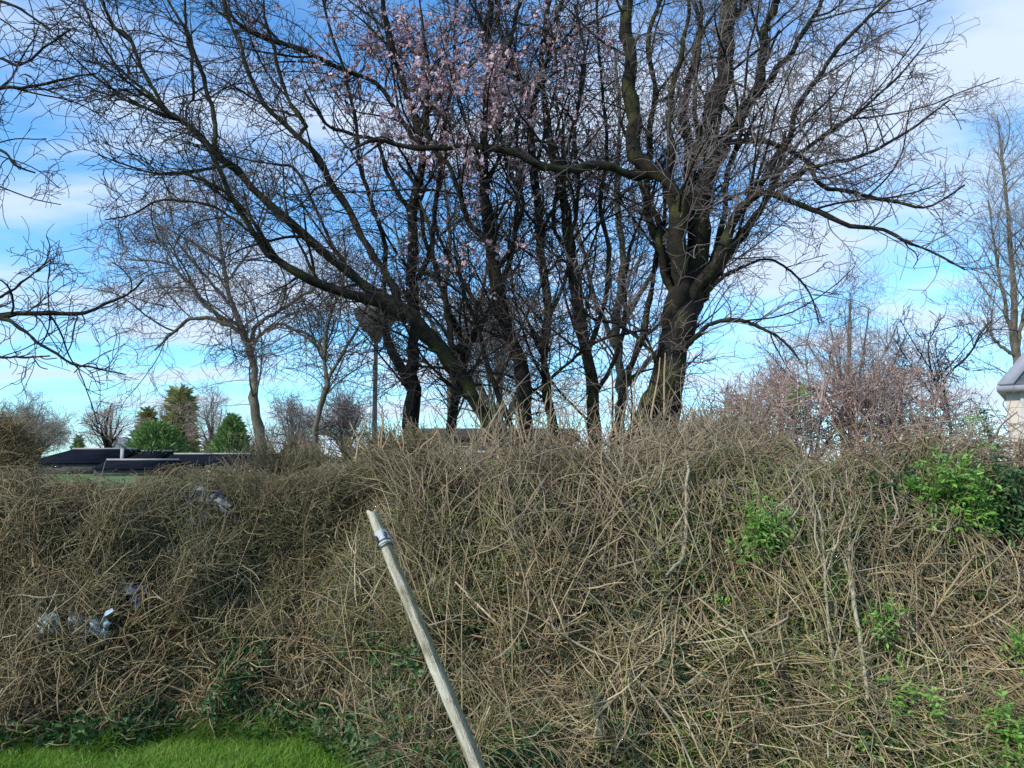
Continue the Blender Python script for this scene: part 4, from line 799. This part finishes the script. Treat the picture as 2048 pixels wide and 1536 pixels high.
# ------------------------------------------------------------------ lamp behind the leaning tree
def lathe(c, prof, n=28, M_=None):
    r = np.array([p[0] for p in prof]); z = np.array([p[1] for p in prof]); th = np.arange(n) * 2 * math.pi / n
    V = np.stack([c[0] + r[:, None] * np.cos(th), c[1] + r[:, None] * np.sin(th), c[2] + np.repeat(z[:, None], n, 1)], -1).reshape(-1, 3)
    i = np.arange(len(prof) - 1)[:, None] * n; j = np.arange(n)[None, :]
    return V, np.stack([i + j, i + (j + 1) % n, i + n + (j + 1) % n, i + n + j], -1).reshape(-1, 4)
YL = 17.0; pL = at(752, 678, YL); zb = 0.0
lamp = empty('street_lamp', (float(pL[0]), YL, zb)); tag(lamp, 'slender grey lamp post with a bowl shaped grey head, behind the mossy leaning limb', 'street lamp')
mpost = material('galvanised grey', [(.13,.115,.10),(.20,.18,.16)], island=False, scale=3, rough=.6)
mhead = material('dull grey brown shell', [(.17,.15,.135),(.25,.22,.20)], island=False, scale=2, rough=.6, bump=.2, bscale=10)
Bag().add(*lathe((pL[0], YL, 0), [(.085, 0), (.085, .9), (.06, .95), (.052, pL[2] * .6), (.045, pL[2] - .02)])).build('pole', mpost, lamp, smooth=True)
Bag().add(*lathe((pL[0], YL, pL[2] - .05), [(.0, -.02), (.10, 0), (.14, .10), (.30, .28), (.43, .46), (.49, .62), (.50, .66), (.46, .69), (.30, .76), (.10, .80), (.0, .81)])).build('lamp_head', mhead, lamp, smooth=True)
Bag().add(*lathe((pL[0], YL, pL[2] - .05), [(.10, .79), (.07, .88), (.03, .90), (0, .905)])).build('cap', mpost, lamp, smooth=True)

# ------------------------------------------------------------------ buildings
m_dark = material('dark navy roofing', [(.004,.005,.010),(.010,.012,.020)], island=False, scale=.6, rough=.95, spec=.05)
m_trim = material('pale grey trim', [(.42,.42,.42),(.60,.59,.57)], island=False, scale=1.5, rough=.6)
m_edge = material('weathered white edging', [(.26,.26,.26),(.42,.41,.39)], island=False, scale=.5, rough=.8)
m_wallg = material('grey wall', [(.05,.048,.048),(.11,.10,.095)], island=False, scale=1, rough=.9)
m_cream = material('cream render', [(.50,.44,.36),(.62,.56,.47)], island=False, scale=1.2, rough=.9, bump=.15, bscale=30)
m_slate = material('blue grey slates', [(.06,.065,.085),(.10,.105,.13),(.14,.145,.17)], island=False, scale=5, rough=.6, bump=.5, bscale=14, stretch=(1, 1, 4))
m_glass = material('dark glass', [(.02,.025,.03),(.04,.045,.05)], island=False, scale=1, rough=.1, spec=.8)
m_brown = material('dark brown roof', [(.035,.026,.02),(.07,.052,.04)], island=False, scale=1, rough=.9)
m_stone = material('buff wall', [(.25,.20,.15),(.36,.29,.22)], island=False, scale=1, rough=.9)
m_terra = material('terracotta roof', [(.36,.18,.11),(.48,.27,.18)], island=False, scale=2, rough=.9)
m_lead = material('pale lead flashing', [(.26,.27,.31),(.34,.35,.39)], island=False, scale=3, rough=.6)

def X(px, Y): return (px - 1024) / F * Y
def Z(py, Y): return CAM_Z + (HOR - py) / F * Y
def low_shed(label, x0, x1, ytop, yeave, Y, depth, gap=None, ends=0.0, posts=()):
    """long low building: dark roof sloping towards the camera, pale ridge trim, grey wall"""
    a, b_ = X(x0, Y), X(x1, Y); zt, ze = Z(ytop, Y + depth * .5), Z(yeave, Y)
    r = empty('low_building', ((a + b_) / 2, Y, 0)); tag(r, label, 'building')
    h = depth * .5
    V = [(a - ends, Y - .3, ze), (b_, Y - .3, ze), (b_, Y + h, zt), (a + ends, Y + h, zt), (b_, Y + depth + .3, ze), (a - ends, Y + depth + .3, ze)]
    V2 = [(x, y, z - .18) for x, y, z in V]; o = 6
    mesh('roof', V + V2, [[[0,1,2,3],[3,2,4,5],[0+o,3+o,2+o,1+o],[3+o,5+o,4+o,2+o],[0,o,1+o,1],[5,4,4+o,5+o],[1,1+o,2+o,2],[2,2+o,4+o,4],[0,3,3+o,o],[3,5,5+o,3+o]]], m_dark, r)
    Bag().box((a, Y + .05, 0), (b_ - .1, Y + depth - .1, ze - .16)).build('wall', m_wallg, r)
    Bag().box((a + ends, Y + h - .14, zt + .003), (b_, Y + h + .14, zt + .22)).build('ridge_trim', m_edge, r)
    n = max(2, int((b_ - a) / 5)); 
    for k in range(n):
        xx = a + (k + .5) * (b_ - a) / n
        Bag().box((xx - .6, Y - .02, .9), (xx + .6, Y + .045, ze - .45)).build('window', m_glass, r)
    for px in posts:
        Bag().box((X(px, Y) - .22, Y - .50, ze - .35), (X(px, Y) + .22, Y - .32, zt + .30)).build('gable_trim', m_edge, r)
    return r
low_shed('leftmost long low building, with dark navy roof and slanted left end', 78, 238, 899, 925, 112, 12, ends=1.6)
low_shed('short low dark roofed building with one broad pale upright trim', 247, 312, 903, 922, 113, 12, posts=(250,))
low_shed('lower dark roofed building stretching right to the slim pale trunk', 314, 560, 909, 929, 110, 12)
low_shed('small dark lean-to in front of the low navy roofs', 192, 340, 921, 936, 96, 6)
def gable_house(name, label, x0, x1, ywall, yridge, Y, depth, wm, rm, turn=0.0):
    """gable end faces the camera"""
    a, b_ = X(x0, Y), X(x1, Y); ze, zr = Z(ywall, Y), Z(yridge, Y); mid_ = (a + b_) / 2
    r = empty(name, (mid_, Y, 0)); tag(r, label, 'house')
    V = [(a, Y, 0), (b_, Y, 0), (b_, Y, ze), (mid_, Y, zr), (a, Y, ze)]; V += [(x, Y + depth, z) for x, y, z in V]
    mesh('wall', V, [[[0,1,2,3,4]], [[9,8,7,6,5]], [[1,6,7,2],[5,0,4,9]]], wm, r)
    e = .25; RV = [(a - e, Y - .3, ze - e * .8), (mid_, Y - .3, zr + .03), (b_ + e, Y - .3, ze - e * .8)]; RV += [(x, Y + depth + .3, z) for x, y, z in RV]
    RV += [(x, y, z + .16) for x, y, z in RV]
    mesh('roof', RV, [[[6,7,10,9],[7,8,11,10],[0,3,4,1],[1,4,5,2],[0,1,7,6],[1,2,8,7],[3,9,10,4],[4,10,11,5],[0,6,9,3],[2,5,11,8]]], rm, r)
    Bag().box((mid_ - .7, Y - .05, ze * .35), (mid_ + .7, Y - .01, ze * .8)).build('window', m_glass, r)
    return r
gable_house('house', 'distant orange gable just right of the slim pale trunk', 566, 606, 905, 880, 90, 9, m_terra, m_terra)
gable_house('house', 'distant pale grey gable behind the small bare tree', 224, 246, 908, 876, 190, 9, m_lead, m_lead)
# bungalow behind the clump
Yb = 34.0
bun = empty('bungalow', (X(940, Yb), Yb, 0)); tag(bun, 'buff walled bungalow with a low dark brown roof, glimpsed between the tree stems', 'house')
a, b_ = X(828, Yb), X(1145, Yb); ze, zr = Z(872, Yb), Z(857, Yb + 4)
mesh('roof', [(a - .3, Yb - .4, ze), (b_ + .3, Yb - .4, ze), (b_ + .3, Yb + 4, zr), (a - .3, Yb + 4, zr), (b_ + .3, Yb + 8.4, ze), (a - .3, Yb + 8.4, ze)] + [(a - .3, Yb - .4, ze - .2), (b_ + .3, Yb - .4, ze - .2), (b_ + .3, Yb + 8.4, ze - .2), (a - .3, Yb + 8.4, ze - .2)],
     [[[0,1,2,3],[3,2,4,5],[0,6,7,1],[5,4,8,9],[6,9,8,7]], [[1,7,8,4,2]], [[0,3,5,9,6]]], m_brown, bun)
Bag().box((a, Yb, 0), (b_, Yb + 8, ze - .203)).build('wall', m_stone, bun)
for px in (880, 960, 1075):
    f_ = Bag().box((X(px, Yb) - .6, Yb - .05, .9), (X(px, Yb) + .6, Yb - .003, 2.1)).build('window', m_trim, bun)
    Bag().box((X(px, Yb) - .52, Yb - .07, .98), (X(px, Yb) + .52, Yb - .052, 2.02)).build('pane', m_glass, f_)
# house at the right edge: the near corner hides its side wall
Yh = 20.0; hx = X(2004, Yh); rz = -math.atan2(hx, Yh) - .05
hs = empty('house', (hx, Yh, 0), rz); tag(hs, 'cream rendered house with a blue grey slate roof, cut by the right edge', 'house')
sc_ = math.hypot(hx, Yh) / Yh                    # the facade is square to the line of sight
ez = Z(783, Yh); RW = 7.0; D = 8.0; RZ = ez + 3.4
def H(v): # house space -> world
    R_ = np.array(Matrix.Rotation(rz, 3, 'Z')); return np.asarray(v, float) @ R_.T + np.array([hx, Yh, 0])
def hbox(a, b): return Bag().add(H(np.array([[a[0],a[1],a[2]],[b[0],a[1],a[2]],[b[0],b[1],a[2]],[a[0],b[1],a[2]],[a[0],a[1],b[2]],[b[0],a[1],b[2]],[b[0],b[1],b[2]],[a[0],b[1],b[2]]])), [[0,3,2,1],[4,5,6,7],[0,1,5,4],[1,2,6,5],[2,3,7,6],[3,0,4,7]])
wl = hbox((.12, 0, 0), (RW, D, ez - .02)).build('wall', m_cream, hs)
Bag().add(H([(0, -.2, ez + .12), (RW + .3, -.2, ez + .12), (RW - 2.1, 4, RZ), (2.1, 4, RZ), (RW + .3, D + .2, ez + .12), (0, D + .2, ez + .12)]), [[0,1,2,3],[5,3,2,4]], [[0,3,5],[1,4,2]]).build('roof', m_slate, hs)
hbox((-.06, -.30, ez - .015), (RW + .36, D + .3, ez + .115)).build('gutter', m_lead, hs)
hip0, hip1 = np.array([0, -.2, ez + .13]), np.array([2.1, 4, RZ + .02])
hb = Bag(); d_ = np.array([.30, 0, 0.0]); up_ = np.array([0, -.05, .05])
hb.add(H([hip0 + up_ - [.04, 0, 0], hip0 + up_ + d_, hip1 + up_ + d_, hip1 + up_, hip0 - [.04, 0, 0], hip0 + d_, hip1 + d_, hip1]), [[0,1,2,3],[4,7,6,5],[0,4,5,1],[1,5,6,2],[3,2,6,7],[0,3,7,4]]).build('hip_trim', m_lead, hs)
hbox((.42, -.055, 0), (.52, -.003, ez - .02)).build('downpipe', m_trim, hs)
f_ = hbox((.9, -.04, ez - 1.5), (2.1, -.003, ez - .35)).build('window', m_trim, hs)
hbox((.97, -.06, ez - 1.43), (2.03, -.042, ez - .42)).build('pane', m_glass, f_)

# ------------------------------------------------------------------ litter caught in the hedge
def crumple(name, label, px, py, Y, w_, h_, mat, seed):
    g = np.random.default_rng(seed); n = 12; c0 = at(px, py, front_at(px, py) + .06)
    u, v = np.meshgrid(np.linspace(-.5, .5, n), np.linspace(-.5, .5, n), indexing='ij')
    base_ = np.stack([u * w_, np.zeros_like(u), v * h_], -1)
    ph = g.uniform(0, 6, 6)
    off = .05 * (np.sin(u * 17 + ph[0] + 3 * v) + np.sin(v * 21 + ph[1] - 4 * u)) * .5
    base_[..., 1] += off + g.normal(0, .012, u.shape); base_[..., 2] += .03 * np.sin(u * 14 + ph[2]) - .05 * v * np.cos(u * 9 + ph[3]); base_[..., 0] += .02 * np.sin(v * 15 + ph[4])
    Va = (base_ + c0).reshape(-1, 3); Vb = Va + [0, .003, 0]
    i = np.arange(n - 1)[:, None] * n + np.arange(n - 1)[None, :]; q = np.stack([i, i + n, i + n + 1, i + 1], -1).reshape(-1, 4)
    o = mesh(name, np.concatenate([Va, Vb]), [q, q[:, ::-1] + len(Va)], mat)
    o.data.transform(Matrix.Translation([-float(v) for v in c0])); o.location = [float(v) for v in c0]
    return tag(o, label, 'litter')
m_pl = material('pale blue plastic', [(.40,.50,.55),(.60,.70,.74)], island=False, scale=9, rough=.75, spec=.2)
m_pg = material('grey plastic sheet', [(.20,.20,.23),(.32,.32,.35)], island=False, scale=9, rough=.8, spec=.2)
crumple('plastic_scrap', 'pale blue plastic scrap caught low in the left of the hedge', 178, 1253, 4.98, .24, .11, m_pl, 1)
crumple('plastic_scrap', 'smaller bluish white plastic scrap left of the larger pale blue one', 95, 1250, 5.0, .11, .06, m_pl, 2)
crumple('plastic_sheet', 'crumpled grey plastic sheet snagged near the top of the hedge on the left', 415, 1005, 5.35, .30, .15, m_pg, 3)
crumple('plastic_sheet', 'dark grey crumpled sheet behind the twigs above the pale blue scrap', 235, 1185, 5.05, .30, .10, m_pg, 4)
crumple('paper_scrap', 'small white paper scrap among the stems left of the pale upright pair', 1580, 1240, 5.1, .08, .06, m_trim, 5)
